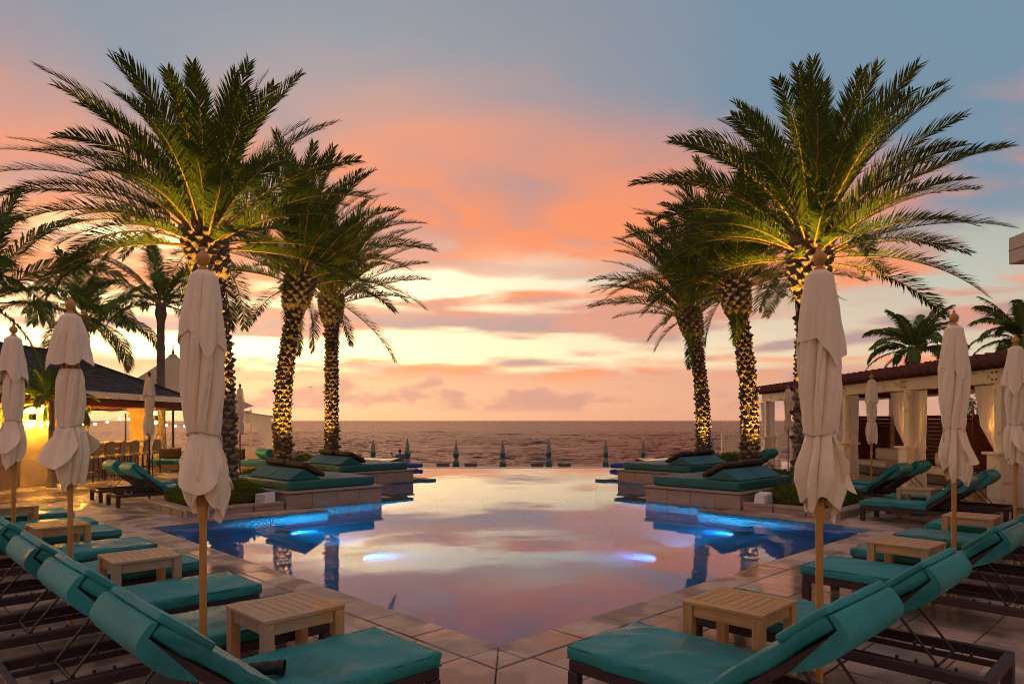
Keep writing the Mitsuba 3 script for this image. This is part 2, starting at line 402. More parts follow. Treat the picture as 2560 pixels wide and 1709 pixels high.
M_GLASSF = mat('front_glass', (.02, .02, .03), .05, specular=.8)
M_FLOWER = mat('pink_blossom', (.42, .05, .10), .7, two=True)
scene['bsdf_water'] = {'type': 'dielectric', 'int_ior': 1.5, 'ext_ior': 1.0, 'specular_transmittance': rgb(.80, .97, 1.0)}
scene['bsdf_sea'] = {'type': 'roughplastic', 'distribution': 'ggx', 'alpha': .06, 'int_ior': 1.34, 'diffuse_reflectance': rgb(.035, .026, .025), 'specular_reflectance': rgb(.75, .60, .575), 'nonlinear': True}
EM = 1 / 21
def glow(*c, weight=.15): return {'type': 'area', 'radiance': rgb(*[x * EM for x in c]), 'sampling_weight': float(weight)}
M_LAMP = mat('lamp_glass', (.8, .7, .5), .4)
# ------------------------------------------------------------------ sea, ground, pool and deck
def polymesh(poly, z, thick=0.0):
    if thick:
        m = trimesh.creation.extrude_polygon(poly, thick, engine='earcut'); v = np.array(m.vertices) + [0, 0, z - thick]; return v, np.array(m.faces)
    v, f = trimesh.creation.triangulate_polygon(poly, engine='earcut')
    v = np.c_[v, np.full(len(v), z)]
    n = np.cross(v[f[:, 1]] - v[f[:, 0]], v[f[:, 2]] - v[f[:, 0]])
    f = np.where(n[:, 2:] < 0, f[:, ::-1], f)
    return v, f

half = [(0, 0), (0, 8.45), (3.28, 8.45), (3.28, 9.08), (4.96, 9.08), (5.82, 9.08), (5.82, 12.70), (8.46, 12.70), (9.30, 12.70), (9.30, 16.8)]
left = [uvw(u, v, -1) for u, v in half] + [(-5.3, 26.6)]
water_poly = Polygon(left + [(-x, y) for x, y in left[::-1]]).buffer(0)
DECK_FAR = 33.0
deck_out = sbox(-40, -9, 40, 26.9).union(sbox(-40, 26, -5.3, DECK_FAR)).union(sbox(5.3, 26, 40, DECK_FAR))
deck_poly = deck_out.difference(water_poly).difference(sbox(-5.6, 26.5, 5.6, 60))

# sea: one wide sheet with swell, finest where it is near
def sea_mesh():
    ry = [58.0]
    while ry[-1] < 300: ry.append(ry[-1] * 1.0045)
    while ry[-1] < 40000: ry.append(ry[-1] * 1.009)
    ry = np.array(ry); tx = np.linspace(-1.15, 1.15, 561)
    Y, X = np.meshgrid(ry, tx, indexing='ij'); X = X * Y
    P = np.stack([X, Y, 0 * X], -1)
    warp = fbm(P * .10, 3, 3)[..., None] * 3.0
    big = fbm(P * np.array([.020, .012, 1]) + 2, 3, 15)
    patch = np.clip(fbm(P * np.array([.10, .035, 1]) + 8, 3, 18) * 2.2 - .55, .15, 1.2)
    w1 = 1 - np.abs(2 * fbm(P * np.array([.24, .42, 1]) + warp * .25, 2, 4) - 1)
    w2 = 1 - np.abs(2 * fbm(P * np.array([.62, 1.0, 1]) + warp * .5 + 5, 2, 9) - 1)
    w3 = noise(P * np.array([1.3, 2.3, 1]) + 7, 12)
    f1, f2, f3 = np.exp(-Y / 1500), np.exp(-Y / 420), np.exp(-Y / 130)
    Z = w1 ** 3 * .21 * f1 * (.35 + 1.1 * big) + w2 ** 2.5 * .22 * f2 * patch + w3 * .07 * f3
    # a few low breakers over the reef
    for k in range(14):
        rr = np.random.default_rng(50 + k); yc, xc, L = 95 + 190 * rr.random(), (rr.random() - .5) * 180, 3 + 9 * rr.random()
        Z += .34 * np.exp(-((Y - yc - .02 * (X - xc)) / .9) ** 2 - ((X - xc) / L) ** 2)
    v, f = grid_mesh(np.stack([X, Y, Z - 2.85], -1))
    return trimesh.Trimesh(v, np.vstack([f[:, [0, 1, 2]], f[:, [0, 2, 3]]]), process=False)
k = struct('sea', 'brown and pink evening sea with small waves out to the horizon')
whole(k, mikit.ply(sea_mesh(), 'bsdf_sea', smooth=True))

k = struct('ground')
gv, gf = polymesh(sbox(-3000, -3000, 3000, 33).difference(water_poly.buffer(1.2)).difference(sbox(-6.2, 26.0, 6.2, 34)), -.55)
whole(k, mikit.ply((gv, gf), M_GROUND))
k = struct('beach', 'sandy strip below the far edge of the pool')
b = MB(); b.add(*polymesh(sbox(-300, 26.8, 300, 57), -1.95)); b.add([[-300, 57, -1.95], [300, 57, -1.95], [300, 62, -3.3], [-300, 62, -3.3]], [[0, 1, 2, 3]])
whole(k, b.ply(M_BEACH))

# pool basin
k = struct('swimming_pool', 'infinity pool with blue tiled walls, its near corner towards the viewer')
fv, ff = polymesh(water_poly.buffer(.02), -1.35)
part(k, 'pool_floor', mikit.ply((fv, ff), M_TILE))
ring = np.array(water_poly.exterior.coords)[:-1]
if Polygon(ring).exterior.is_ccw is False: ring = ring[::-1]
b = MB()
for p, q in zip(ring, np.roll(ring, -1, 0)):
    if p[1] > 26.5 and q[1] > 26.5: continue
    b.add([[*p, -1.36], [*q, -1.36], [*q, -.03], [*p, -.03]], [[0, 3, 2, 1]])
part(k, 'pool_wall', b.ply({'type': 'twosided', 'bsdf': scene[M_WALLTILE]}))
b = MB(); b.box((-5.6, 26.6, -2.3), (5.6, 26.92, -.040), .01)
part(k, 'overflow_weir', b.ply(M_WEIR))

# water: a sheet that runs a little under the coping, with faint ripples
def water_mesh(st=.055):
    xs, ys = np.arange(-7.3, 7.3 + st, st), np.arange(5.0, 26.75, st)
    Y, X = np.meshgrid(ys, xs, indexing='ij')
    P = np.stack([X, Y, 0 * X], -1)
    calm = np.clip((fbm(P * .28 + 3, 3, 31) - .36) * 3.4, .12, 1)
    h = (fbm(P * np.array([2.2, 3.4, 1]) + fbm(P * .9, 2, 8)[..., None] * 1.2, 3, 32) * .0019 + noise(P * np.array([4.4, 8.5, 1]), 33) * .00060) * calm + fbm(P * .9, 2, 34) * .0030
    hx, hy = np.gradient(h, st, axis=1), np.gradient(h, st, axis=0)
    from shapely import contains_xy
    keep = contains_xy(water_poly.buffer(.09), X, Y)
    v, f = grid_mesh(np.stack([X, Y, h - .055], -1))
    kf = keep.reshape(-1)[f].any(1); f = f[kf]
    used = np.unique(f); idx = np.full(len(v), -1); idx[used] = np.arange(len(used))
    f = idx[f]
    n = v[used][f[:, 1]] - v[used][f[:, 0]]
    return trimesh.Trimesh(v[used], np.vstack([f[:, [0, 1, 2]], f[:, [0, 2, 3]]]), process=False)
k = struct('pool_water', 'calm pool water mirroring the pink sky and the palms')
wm = water_mesh()
if wm.face_normals[0, 2] < 0: wm.invert()
whole(k, mikit.ply(wm, 'bsdf_water', smooth=True))

# lamps under water: small drums on the pool floor that shine towards the middle
pool_lamp_mesh = MB().lathe([(0, 0), (.10, 0), (.10, .05), (.15, .05), (.15, .09), (.13, .10), (0, .10)], 16).ply(M_IRON, 30)
lens_mesh = MB().lathe([(0.0, 0), (.045, 0), (.042, .008), (.02, .014), (0, .016)], 16).mesh()
for s, (x, y) in [(sd, (sd * px_, py_)) for sd in (-1, 1) for px_, py_ in ((2.36, 10.3), (4.1, 12.3))]:
    who = 'nearer' if y < 11 else 'farther'
    t = thing('pool_lamp', f'{who} bright underwater pool lamp on the {"pavilion" if s < 0 else "cabana"} side', 'lamp', tf(x, y, -1.345), group='underwater pool lamps')
    part(t, 'housing', pool_lamp_mesh)
    d = np.array([-s * .80, .05, -.55]); d /= np.linalg.norm(d)
    x_ = np.cross([0, 0, 1], d); x_ /= np.linalg.norm(x_)
    part(t, 'lens', mikit.ply(lens_mesh, M_LAMP, emitter=glow(10., 12., 18., weight=.3)), frame(np.array([-s * .155, 0, .075]), (0, 0, 1), (0, -s, 0), (-s, 0, 0)))
    scene[t + '_beam'] = {'type': 'spot', 'intensity': rgb(3.0 * EM, 3.6 * EM, 6.6 * EM), 'sampling_weight': 1.0, 'cutoff_angle': 64.0, 'beam_width': 10.0,
                          'to_world': T().look_at(origin=[x - s * .20, y, -1.345 + .22], target=[x - s * .20 + float(d[0]), y + float(d[1]), -1.345 + .22 + float(d[2])], up=[0, 0, 1])}
    o, q, pw, ca = ((x, y + .1, -1.12), (x + s * 1.5, y + 3.8, .05), 20.0, 36.0) if y < 11 else ((x, y - .1, -1.12), (x * .85, y + 2.2, -.15), 1.2, 40.0)  # added fill spot beside each lamp, put in to brighten the blue walls
    scene[t + '_added_fill'] = {'type': 'spot', 'intensity': rgb(.03 * pw * EM, 3.5 * pw * EM, 4.5 * pw * EM), 'sampling_weight': 1.0, 'cutoff_angle': ca, 'beam_width': ca * .45,
                          'to_world': T().look_at(origin=list(o), target=list(q), up=[0, 0, 1])}

# deck: grout bed, coping stones, pavers
deck = struct('pool_deck', 'wet travertine deck round the pool')
dv, df = polymesh(deck_poly, -.016, .28)
part(deck, 'mortar_bed', mikit.ply((dv, df), M_GROUT))

def to_xy(poly, s):
    """From the bank's frame (a along the pool edge, w away from it) to the world; s is the side."""
    q = np.array(poly.exterior.coords)[:-1]
    return Polygon([(s * (a + w) * R2, YC + (a - w) * R2) for a, w in q])
def slab(poly, z0, z1, ch=.006):
    """A thin stone with its top rim chamfered."""
    q = np.array(poly.exterior.coords)[:-1]
    if not poly.exterior.is_ccw: q = q[::-1]
    i = np.array(poly.buffer(-ch, join_style=2).exterior.coords)[:-1] if ch else q
    if len(i) != len(q): i = q
    else:
        k0 = np.argmin(((i - q[0]) ** 2).sum(1)); i = np.roll(i, -k0, 0)
        if ((i[1] - q[1]) ** 2).sum() > ((i[-1] - q[1]) ** 2).sum(): i = np.roll(i[::-1], 1, 0)
    n = len(q); v = np.vstack([np.c_[q, np.full(n, z0)], np.c_[q, np.full(n, z1 - ch)], np.c_[i, np.full(n, z1)]])
    j = np.arange(n); j2 = (j + 1) % n
    f = np.vstack([np.stack([j + o, j2 + o, j2 + o + n], 1) for o in (0, n)] + [np.stack([j + o, j2 + o + n, j + o + n], 1) for o in (0, n)] + [np.stack([j[1:-1] * 0 + 2 * n, j[1:-1] + 2 * n, j[2:] + 2 * n], 1)])
    return v, f

CW = .36                                   # width of the coping
rng = np.random.default_rng(4)
coping = struct('pool_coping', 'pale stone coping along the pool edge')
blocked = unary_union([Polygon([uvw(u, v, s) for u, v in r]) for s in (-1, 1) for r in (
    [(.81, 9.10), (2.70, 9.10), (2.70, 11.4), (.81, 11.4)], [(2.7, 9.08), (4.96, 9.08), (4.96, 11.75), (2.7, 11.75)], [(6.0, 12.7), (8.46, 12.7), (8.46, 15.4), (6.0, 15.4)], [(3.7, 12.7), (6.0, 12.7), (6.0, 15.4), (3.7, 15.4)])])
def good(p): return (not p.is_empty) and p.geom_type == 'Polygon' and p.area > .004
for s in (-1, 1):
    hp = sbox(0.003, -50, 60, 80) if s > 0 else sbox(-60, -50, -0.003, 80)
    # front bank
    a = -.7
    while a < 8.45 + CW:
        L = .58 + .1 * rng.random()
        q = to_xy(sbox(a + .005, 0.0, a + L - .005, CW - .005), s).intersection(hp).difference(water_poly.buffer(-.03))
        if good(q): part(coping, 'coping_stone', mikit.ply(slab(q, -.12, .004 + .002 * rng.random(), .008), M_DECK))
        a += L
    # back edges of the pool
    for (u0, v0), (u1, v1), out in (((0, 8.45), (3.28, 8.45), (0, 1)), ((9.3, 12.7), (9.3, 16.8), (-1, 0))):
        n = 6
        for i in range(n):
            p0, p1 = np.array([u0, v0]) + (np.array([u1, v1]) - [u0, v0]) * i / n, np.array([u0, v0]) + (np.array([u1, v1]) - [u0, v0]) * (i + 1) / n
            g = (p1 - p0) / np.linalg.norm(p1 - p0) * .004; o = np.array(out) * CW
            q = Polygon([uvw(*(p0 + g), s), uvw(*(p1 - g), s), uvw(*(p1 - g + o), s), uvw(*(p0 + g + o), s)])
            if good(q): part(coping, 'coping_stone', mikit.ply(slab(q, -.12, .004, .008), M_DECK))
# pavers in the bank's frame, each row broken half a stone
cells = []; deck_in = deck_poly.buffer(-.004)
PS = .55
for s in (-1, 1):
    hp = sbox(0.004, -50, 60, 80) if s > 0 else sbox(-60, -50, -0.004, 80)
    for r in range(-46, 30):
        w0 = CW + r * PS
        for c in range(-14, 52):
            a0 = c * PS + (PS / 2 if r % 2 else 0)
            q = to_xy(sbox(a0 + .006, w0 + .006, a0 + PS - .006, w0 + PS - .006), s)
            x, y = q.centroid.coords[0]
            if y < -1.5 or y > DECK_FAR - .3 or abs(x) > 23 or abs(x) > 5 + .95 * max(y, 0) : continue
            if r < 0 and water_poly.buffer(CW).contains(q): continue
            q = q.intersection(hp)
            if r < 0 and q.intersects(water_poly.buffer(CW + .02, join_style=2)): q = q.difference(water_poly.buffer(.36 + .004, join_style=2))
            if r >= 0 and q.intersects(water_poly): continue
            if q.intersects(blocked): q = q.difference(blocked)
            q = q.intersection(deck_in)
            for g in getattr(q, 'geoms', [q]):
                if good(g): cells.append((y + .2 * abs(x), g))
cells.sort(key=lambda c: c[0])
near = [g for d, g in cells if d > 1.2]
for g in near[:300]: part(deck, 'paver', mikit.ply(slab(g, -.05, .0015 * rng.random(), .005), M_DECK))
b = MB()
for g in near[300:]: b.add(*slab(g, -.05, .0015 * rng.random(), 0))
for d, g in cells:
    if d <= 1.2: b.add(*slab(g, -.05, .0015 * rng.random(), 0))
part(deck, 'far_pavers', b.ply(M_DECK), kind='stuff')
# ------------------------------------------------------------------ closed umbrellas
def canopy_mesh(prof, seed, folds=8, amp=.22, hem=.16, twist=.5, n=120, m=64, gap=None):
    """Folded cloth round a pole. prof: (height, radius, fold depth) from the top down; the lower rim hangs in uneven points."""
    rng = np.random.default_rng(seed)
    prof = np.array(prof, float)
    t = np.linspace(0, 1, m)
    s = np.concatenate([[0], np.cumsum(np.hypot(np.diff(prof[:, 0]), np.diff(prof[:, 1])))]); s /= s[-1]
    th = np.linspace(0, 2 * np.pi, n, endpoint=False)
    TH, TT = np.meshgrid(th, t)
    wd = .55 + rng.random(folds); ed = np.concatenate([[0], np.cumsum(wd)]) / wd.sum()          # uneven folds
    am, dl = .55 + .75 * rng.random(folds), .15 + rng.random(folds) ** 1.3
    tw = twist * TT + .30 * (fbm(np.stack([np.cos(TH) * 1.1, np.sin(TH) * 1.1, TT * 2.6], -1), 3, seed) - .5)
    a = ((TH + tw) / (2 * np.pi)) % 1.0
    k = np.clip(np.searchsorted(ed, a.ravel(), 'right').reshape(a.shape) - 1, 0, folds - 1)
    q = (a - ed[k]) / (ed[k + 1] - ed[k])
    lobe = np.sin(np.pi * np.clip(q, 0, 1))
    cusp = lobe ** .45
    cusp2 = np.abs(np.sin(q * np.pi * 2 + seed + 3 * TT)) * lobe
    z = np.interp(TT, s, prof[:, 0]); R = np.interp(TT, s, prof[:, 1]); D = np.interp(TT, s, prof[:, 2])
    low = np.clip((TT - .60) / .40, 0, 1)
    c0 = rng.random(3) * 6.28
    wave = .42 * (1 + np.sin(TH + c0[0])) * .5 + .30 * (1 + np.sin(2 * TH + c0[1])) * .5 + sum(.55 * np.exp(-(((TH - c + np.pi) % (2 * np.pi) - np.pi) / .34) ** 2) for c in (c0[2], c0[2] + 1.9, c0[2] + 3.7))
    z = z - low ** 1.3 * hem * (wave + .22 * dl[k] * lobe)
    lump = fbm(np.stack([np.cos(TH) * 1.3, np.sin(TH) * 1.3, z * 3.2], -1), 4, seed + 5) - .5
    fine = fbm(np.stack([np.cos(TH) * 5 + z, np.sin(TH) * 5, z * 4], -1), 3, seed + 6) - .5
    r = R * (1 - amp * D * am[k] * (1 - cusp) * 1.3 + .13 * D * (cusp2 - .35) + .16 * low * (wave - .4) + .24 * lump * np.minimum(1, D + .3) + .05 * fine + .035 * D * np.abs(np.sin(TH * 9 + 5 * lump + 2 * TT)))
    off = .022 * (fbm(np.stack([z * 2.2, 0 * z, 0 * z + 3], -1), 2, seed + 7) - .5)
    V = np.stack([r * np.cos(TH) + off, r * np.sin(TH) + off * .6, z], -1)
    v, f = grid_mesh(V, True)
    return trimesh.Trimesh(v, np.vstack([f[:, [0, 1, 2]], f[:, [0, 2, 3]]]), process=False)

def flap_mesh(z0, z1, r0, r1, th0, th1, seed, n=40, m=18):
    """A loose corner of cloth that hangs over the tie: a curved, wavy sheet."""
    th = np.linspace(th0, th1, n); t = np.linspace(0, 1, m); TH, TT = np.meshgrid(th, t)
    k = np.sin(np.pi * (TH - th0) / (th1 - th0))
    z = z0 + (z1 - z0) * TT * (.45 + .55 * np.clip(k, 0, 1) ** .8)
    r = r0 + (r1 - r0) * (TT ** 1.2) + .028 * np.sin(TH * 7 + seed) * TT + .03 * (fbm(np.stack([np.cos(TH) * 3, np.sin(TH) * 3, z * 4], -1), 3, seed) - .5)
    V = np.stack([r * np.cos(TH), r * np.sin(TH), z], -1)
    v, f = grid_mesh(V)
    return trimesh.Trimesh(v, np.vstack([f[:, [0, 1, 2]], f[:, [0, 2, 3]]]), process=False)

FINIAL = [(.0, 0), (.034, 0), (.034, .014), (.022, .026), (.017, .034), (.034, .052), (.042, .075), (.037, .098), (.020, .116), (.010, .126), (.013, .136), (.009, .148), (0, .154)]
finial_ply = MB().lathe(FINIAL, 20).ply(M_GOLD, 40)
STYLES = {
    'gaping': dict(cap=[(0, .055, 0), (-.03, .10, .2), (-.16, .150, .5), (-.30, .205, .9)], body=[(-.47, .100, .8), (-.56, .135, .9), (-.75, .140, 1), (-.90, .118, .8), (-.95, .105, .5), (-1.0, .135, 1), (-1.12, .160, 1), (-1.22, .155, 1), (-1.34, .118, 1)], tie=-.95, skirt=.13),
    # smooth upper body, deep waist, long pointed skirt
    'long': dict(cap=[(0, .055, 0), (-.03, .10, .2), (-.20, .135, .5), (-.36, .165, .8)], body=[(-.22, .115, .6), (-.42, .148, .9), (-.72, .150, 1), (-.92, .128, .9), (-.985, .108, .5), (-1.03, .125, .9), (-1.12, .162, 1), (-1.20, .170, 1), (-1.30, .125, 1)], tie=-.985, skirt=.17),
    'ruffled': dict(cap=[(0, .055, 0), (-.03, .10, .2), (-.20, .135, .5), (-.38, .178, .9)], body=[(-.40, .085, .8), (-.52, .125, .9), (-.75, .130, 1), (-.90, .112, .8), (-.95, .098, .5), (-1.0, .125, 1), (-1.12, .150, 1), (-1.22, .150, 1), (-1.34, .118, 1)], tie=-.95, skirt=.12),
}
def umbrella(x, y, top, label, style, seed, ground=0.0, scale=1.0, wood=True, flaps=(), n=120, group='closed cream umbrellas', m=64):
    """top: height of the canopy's upper end; the finial stands on it."""
    t = thing('closed_umbrella', label, 'umbrella', tf(x, y, 0, seed * 47.0), group=group)
    S = STYLES[style]; k = scale
    pole = MB(); pole.tube([(0, 0, ground), (0, 0, ground + .5), (0, 0, top)], .022 * k if wood else .019, 14)
    part(t, 'pole', pole.ply(M_POLE if wood else M_IRON, 40, uv=False))
    part(t, 'finial', finial_ply if k == 1 and wood else MB().lathe(np.array(FINIAL) * k, 14).ply(M_GOLD if wood else M_IRON, 40), T().translate([0, 0, top - .004]))
    sc = np.array([k, k, 1])
    up = lambda pr: [(h * k + top, r * k * .79, d) for h, r, d in pr]
    part(t, 'canopy', mikit.ply(canopy_mesh(up(S['body']), seed, 7, .40, S['skirt'] * 1.15 * k, .9, n, m), M_CANVAS, smooth=True))
    part(t, 'top_valance', mikit.ply(canopy_mesh(up(S['cap']), seed + 3, 6, .26, .17 * k, .25, n, 30), M_CANVAS, smooth=True))
    b = MB(); r = S['body'][4][1] * k * .79; zt = top + S['tie'] * k
    g = np.linspace(0, 2 * np.pi, 25)
    b.tube(np.stack([(r + .004) * np.cos(g), (r + .004) * np.sin(g), zt + .012 * np.sin(g * 2)], 1), .008 * k, 6, False)
    b.tube([(r, 0, zt), (r + .03, .01, zt - .02), (r + .035, .015, zt - .10), (r + .03, .0, zt - .17)], .006 * k, 5)
    part(t, 'tie', b.ply(M_STRAP, 40))
    for (a0, a1, dz, rr) in flaps:
        part(t, 'loose_flap', mikit.ply(flap_mesh(zt - .005, zt - dz * k, r * 1.0, rr * k, math.radians(a0 - seed * 47.0), math.radians(a1 - seed * 47.0), seed), M_CANVAS, smooth=True))
    hub = MB(); hub.tube([(0, 0, top - 1.50 * k), (0, 0, top - 1.40 * k)], .032 * k, 10)
    for i in range(8):
        a = i * math.pi / 4
        hub.bar((.03 * k * math.cos(a), .03 * k * math.sin(a), top - 1.42 * k), (.060 * k * math.cos(a), .060 * k * math.sin(a), top - .42 * k), .014 * k, .02 * k, up=(1, .3, 0))
    part(t, 'ribs', hub.ply(M_POLE))
    return t

def bankpt(a, w, s): return (s * (a + w) * R2, YC + (a - w) * R2)
UM = lambda a, w, s: bankpt(a, w, s)
p = UM(.38, 2.10, -1); umbrella(p[0], p[1], 2.66, 'tall closed cream umbrella beside the nearest teak table on the pavilion side', 'long', 1, flaps=[(-130, -20, .36, .17), (20, 100, .36, .165)], n=200, m=110)
p = UM(.57, 2.23, 1); umbrella(p[0], p[1], 2.66, 'tall closed cream umbrella beside the nearest teak table on the cabana side', 'long', 2, flaps=[(-60, 30, .36, .175)], n=200, m=110)
p = UM(2.90, 2.27, -1); umbrella(p[0], p[1], 2.66, 'closed cream umbrella with brown ribs showing under its top, second table, pavilion side', 'gaping', 3, flaps=[(-150, -40, .36, .21), (30, 120, .3, .19)], n=180, m=90)
p = UM(3.95, 2.14, 1); umbrella(p[0], p[1], 2.66, 'closed cream umbrella beside the second teak table on the cabana side', 'long', 4, flaps=[(-100, -10, .34, .17)], n=180, m=90)
p = UM(5.55, 2.27, -1); umbrella(p[0], p[1], 2.70, 'closed cream umbrella beside the third table on the pavilion side, cut by the picture edge', 'ruffled', 5, flaps=[(-140, -30, .36, .2)])
p = UM(6.62, 2.16, 1); umbrella(p[0], p[1], 2.66, 'closed cream umbrella with a ruffled skirt beside the third table on the cabana side', 'ruffled', 6, flaps=[(-140, -30, .36, .2), (-20, 60, .3, .18)])
p = UM(8.12, 2.33, -1); umbrella(p[0], p[1], 2.66, 'closed cream umbrella barely in the frame beside the fourth table on the pavilion side', 'ruffled', 7)
umbrella(-8.20, 15.5, 2.74, 'small closed cream umbrella standing before the pavilion column', 'ruffled', 8, scale=.92, wood=False)
umbrella(-7.25, 18.2, 2.62, 'dark-poled closed umbrella by the low tent canopy', 'ruffled', 9, scale=.85, wood=False)
umbrella(7.55, 14.7, 2.62, 'closed cream umbrella in front of the brown slat wall of the cabana', 'ruffled', 10, scale=.92)
umbrella(8.6, 22.0, 2.76, 'closed cream umbrella in front of the end column of the cabana', 'long', 11, scale=.92)

# ------------------------------------------------------------------ sun loungers
LW = .75; HB = LW / 2
ANG = math.radians(38.5); HX = .98; HZ = .225
def back_m(z0=HZ):
    m = np.eye(4); c, s_ = math.cos(ANG), math.sin(ANG)
    m[:3, 0], m[:3, 1], m[:3, 2], m[:3, 3] = (c, 0, s_), (0, 1, 0), (-s_, 0, c), (HX, 0, z0)
    return m
BM = back_m()
def xf(mesh, m): mesh = mesh.copy(); mesh.apply_transform(m); return mesh
def lounger_parts(seed):
    P = []
    seat = soft_box((-.02, -HB, .265), (HX + .05, HB, .350), .026, .045, .016, seed, .012)
    P.append(('seat_cushion', mikit.ply(seat, M_TEAL, smooth=35)))
    g = np.array([(-.012, -HB + .008), (HX + .04, -HB + .008), (HX + .04, HB - .008), (-.012, HB - .008), (-.012, -HB + .008)]); b = MB()
    for p_, q_ in zip(g[:-1], g[1:]):
        for zz in (.342, .272): b.tube([(*p_, zz), (*q_, zz)], .0055, 6)
    P.append(('piping', b.ply(M_TEALDK, 40)))
    back = soft_box((.02, -HB, .045), (.86, HB, .125), .026, .045, .013, seed + 4, .014)
    P.append(('back_cushion', mikit.ply(xf(back, BM), M_TEAL, smooth=35)))
    # head pad on the front and a pocket that hangs over the back
    pad = soft_box((.57, -HB - .004, .116), (.884, HB + .004, .158), .016, .05, .006, seed + 7, .006)
    P.append(('head_pad', mikit.ply(xf(pad, BM), M_TEAL, smooth=35)))
    prof = [(.53, -.014), (.61, -.040), (.68, -.056), (.75, -.060), (.82, -.052), (.868, -.034), (.893, -.006), (.900, .030), (.902, .080), (.896, .104), (.872, .114), (.866, .044)]
    b = MB(); b.prism(np.array(prof), (-HB - .010, HB + .010), np.array([[1, 0, 0, 0], [0, 0, -1, 0], [0, 1, 0, 0], [0, 0, 0, 1.0]]))
    pk = b.mesh(); pk.merge_vertices(digits_vertex=5)
    P.append(('back_pocket', mikit.ply(xf(pk, BM), M_TEAL, smooth=58)))
    return P
lb = lambda: MB()
LP = []
for y in (-HB + .03, HB - .03):
    LP.append(('side_rail', lb().box((.0, y - .025, .195), (1.92, y + .025, .262), .006).ply(M_DARK)))
LP.append(('end_rail', lb().box((-.004, -HB + .056, .195), (.046, HB - .056, .262), .006).ply(M_DARK)))
LP.append(('end_rail', lb().box((1.872, -HB + .056, .195), (1.924, HB - .056, .262), .006).ply(M_DARK)))
for x in (.035, 1.885):
    for y in (-HB + .03, HB - .03):
        LP.append(('leg', lb().box((x - .036, y - .034, 0), (x + .036, y + .034, .194), .006).ply(M_DARK)))
for y in (-.19, .19):
    b = lb(); b.box((.95, y - .016, .185), (1.871, y + .016, .222), .004)
    for i in range(4): b.box((1.38 + i * .11, y - .012, .222), (1.395 + i * .11, y + .012, .245), 0)
    LP.append(('notch_rail', b.ply(M_DARK)))
b = lb()
for i in range(9): b.box((.07 + i * .105, -HB + .056, .232), (.12 + i * .105, HB - .056, .258), 0)
LP.append(('seat_slats', b.ply(M_DARK)))
for y in (-HB + .05, HB - .05):
    LP.append(('back_rail', lb().box((-.02, y - .024, -.012), (.84, y + .024, .040), .006, BM).ply(M_DARK)))
b = lb()
for i in range(7): b.box((.03 + i * .115, -HB + .075, .0), (.09 + i * .115, HB - .075, .025), 0, BM)
LP.append(('back_slats', b.ply(M_DARK)))
hp = (BM @ np.array([.50, 0, -.012, 1]))[:3]
for y in (-.19, .19):
    LP.append(('support_rod', lb().tube([(hp[0], y, hp[2]), (1.62, y, .235)], .009, 6).ply(M_IRON, 40)))
LP.append(('cross_rod', lb().tube([(hp[0], -.30, hp[2]), (hp[0], .30, hp[2])], .009, 6).ply(M_IRON, 40)))
LP.append(('cross_rod', lb().tube([(1.62, -.20, .235), (1.62, .20, .235)], .008, 6).ply(M_IRON, 40)))
SOFT = [lounger_parts(sd) for sd in (1, 5, 9, 13)]
nl = 0
def lounger(x, y, heading, label, group):
    """x, y: the middle of the foot end; heading: the direction from foot to head in degrees."""
    global nl
    t = thing('sun_lounger', label, 'sun lounger', tf(x, y, 0, heading), group=group)
    for n_, pl in SOFT[nl % 4] + LP: part(t, n_, pl)
    nl += 1
    return t
def table_parts(w=.56, d=.54, h=.545):
    P = []; W, D = w / 2, d / 2
    for y in (-D + .03, D - .03): P.append(('rim_board', MB().box((-W, y - .03, h - .026), (W, y + .03, h), .004).ply(M_TEAK, uv=True)))
    for x in (-W + .03, W - .03): P.append(('rim_board', MB().box((x - .03, -D + .0605, h - .026), (x + .03, D - .0605, h), .004).ply(M_TEAK, uv=True)))
    n = 7; g = (w - .124) / n
    for i in range(n):
        x0 = -W + .062 + i * g
        P.append(('top_slat', MB().box((x0 + .0025, -D + .061, h - .024), (x0 + g - .0025, D - .061, h - .002), .003).ply(M_TEAK, uv=True)))
    for y in (-D + .035, D - .035): P.append(('apron', MB().box((-W + .072, y - .011, h - .105), (W - .072, y + .011, h - .028), .003).ply(M_TEAK, uv=True)))
    for x in (-W + .035, W - .035): P.append(('apron', MB().box((x - .011, -D + .072, h - .105), (x + .011, D - .072, h - .028), .003).ply(M_TEAK, uv=True)))
    for x in (-W + .036, W - .036):
        for y in (-D + .036, D - .036): P.append(('leg', MB().box((x - .034, y - .034, 0), (x + .034, y + .034, h - .027), .005).ply(M_TEAK, uv=True)))
    return P
TP = table_parts()
def table(x, y, rot, label, group='teak side tables between the loungers'):
    t = thing('side_table', label, 'table', tf(x, y, 0, rot), group=group)
    for n_, pl in TP: part(t, n_, pl)
    return t
ORD = ['first', 'second', 'third', 'fourth', 'fifth', 'sixth', 'seventh', 'eighth', 'ninth']
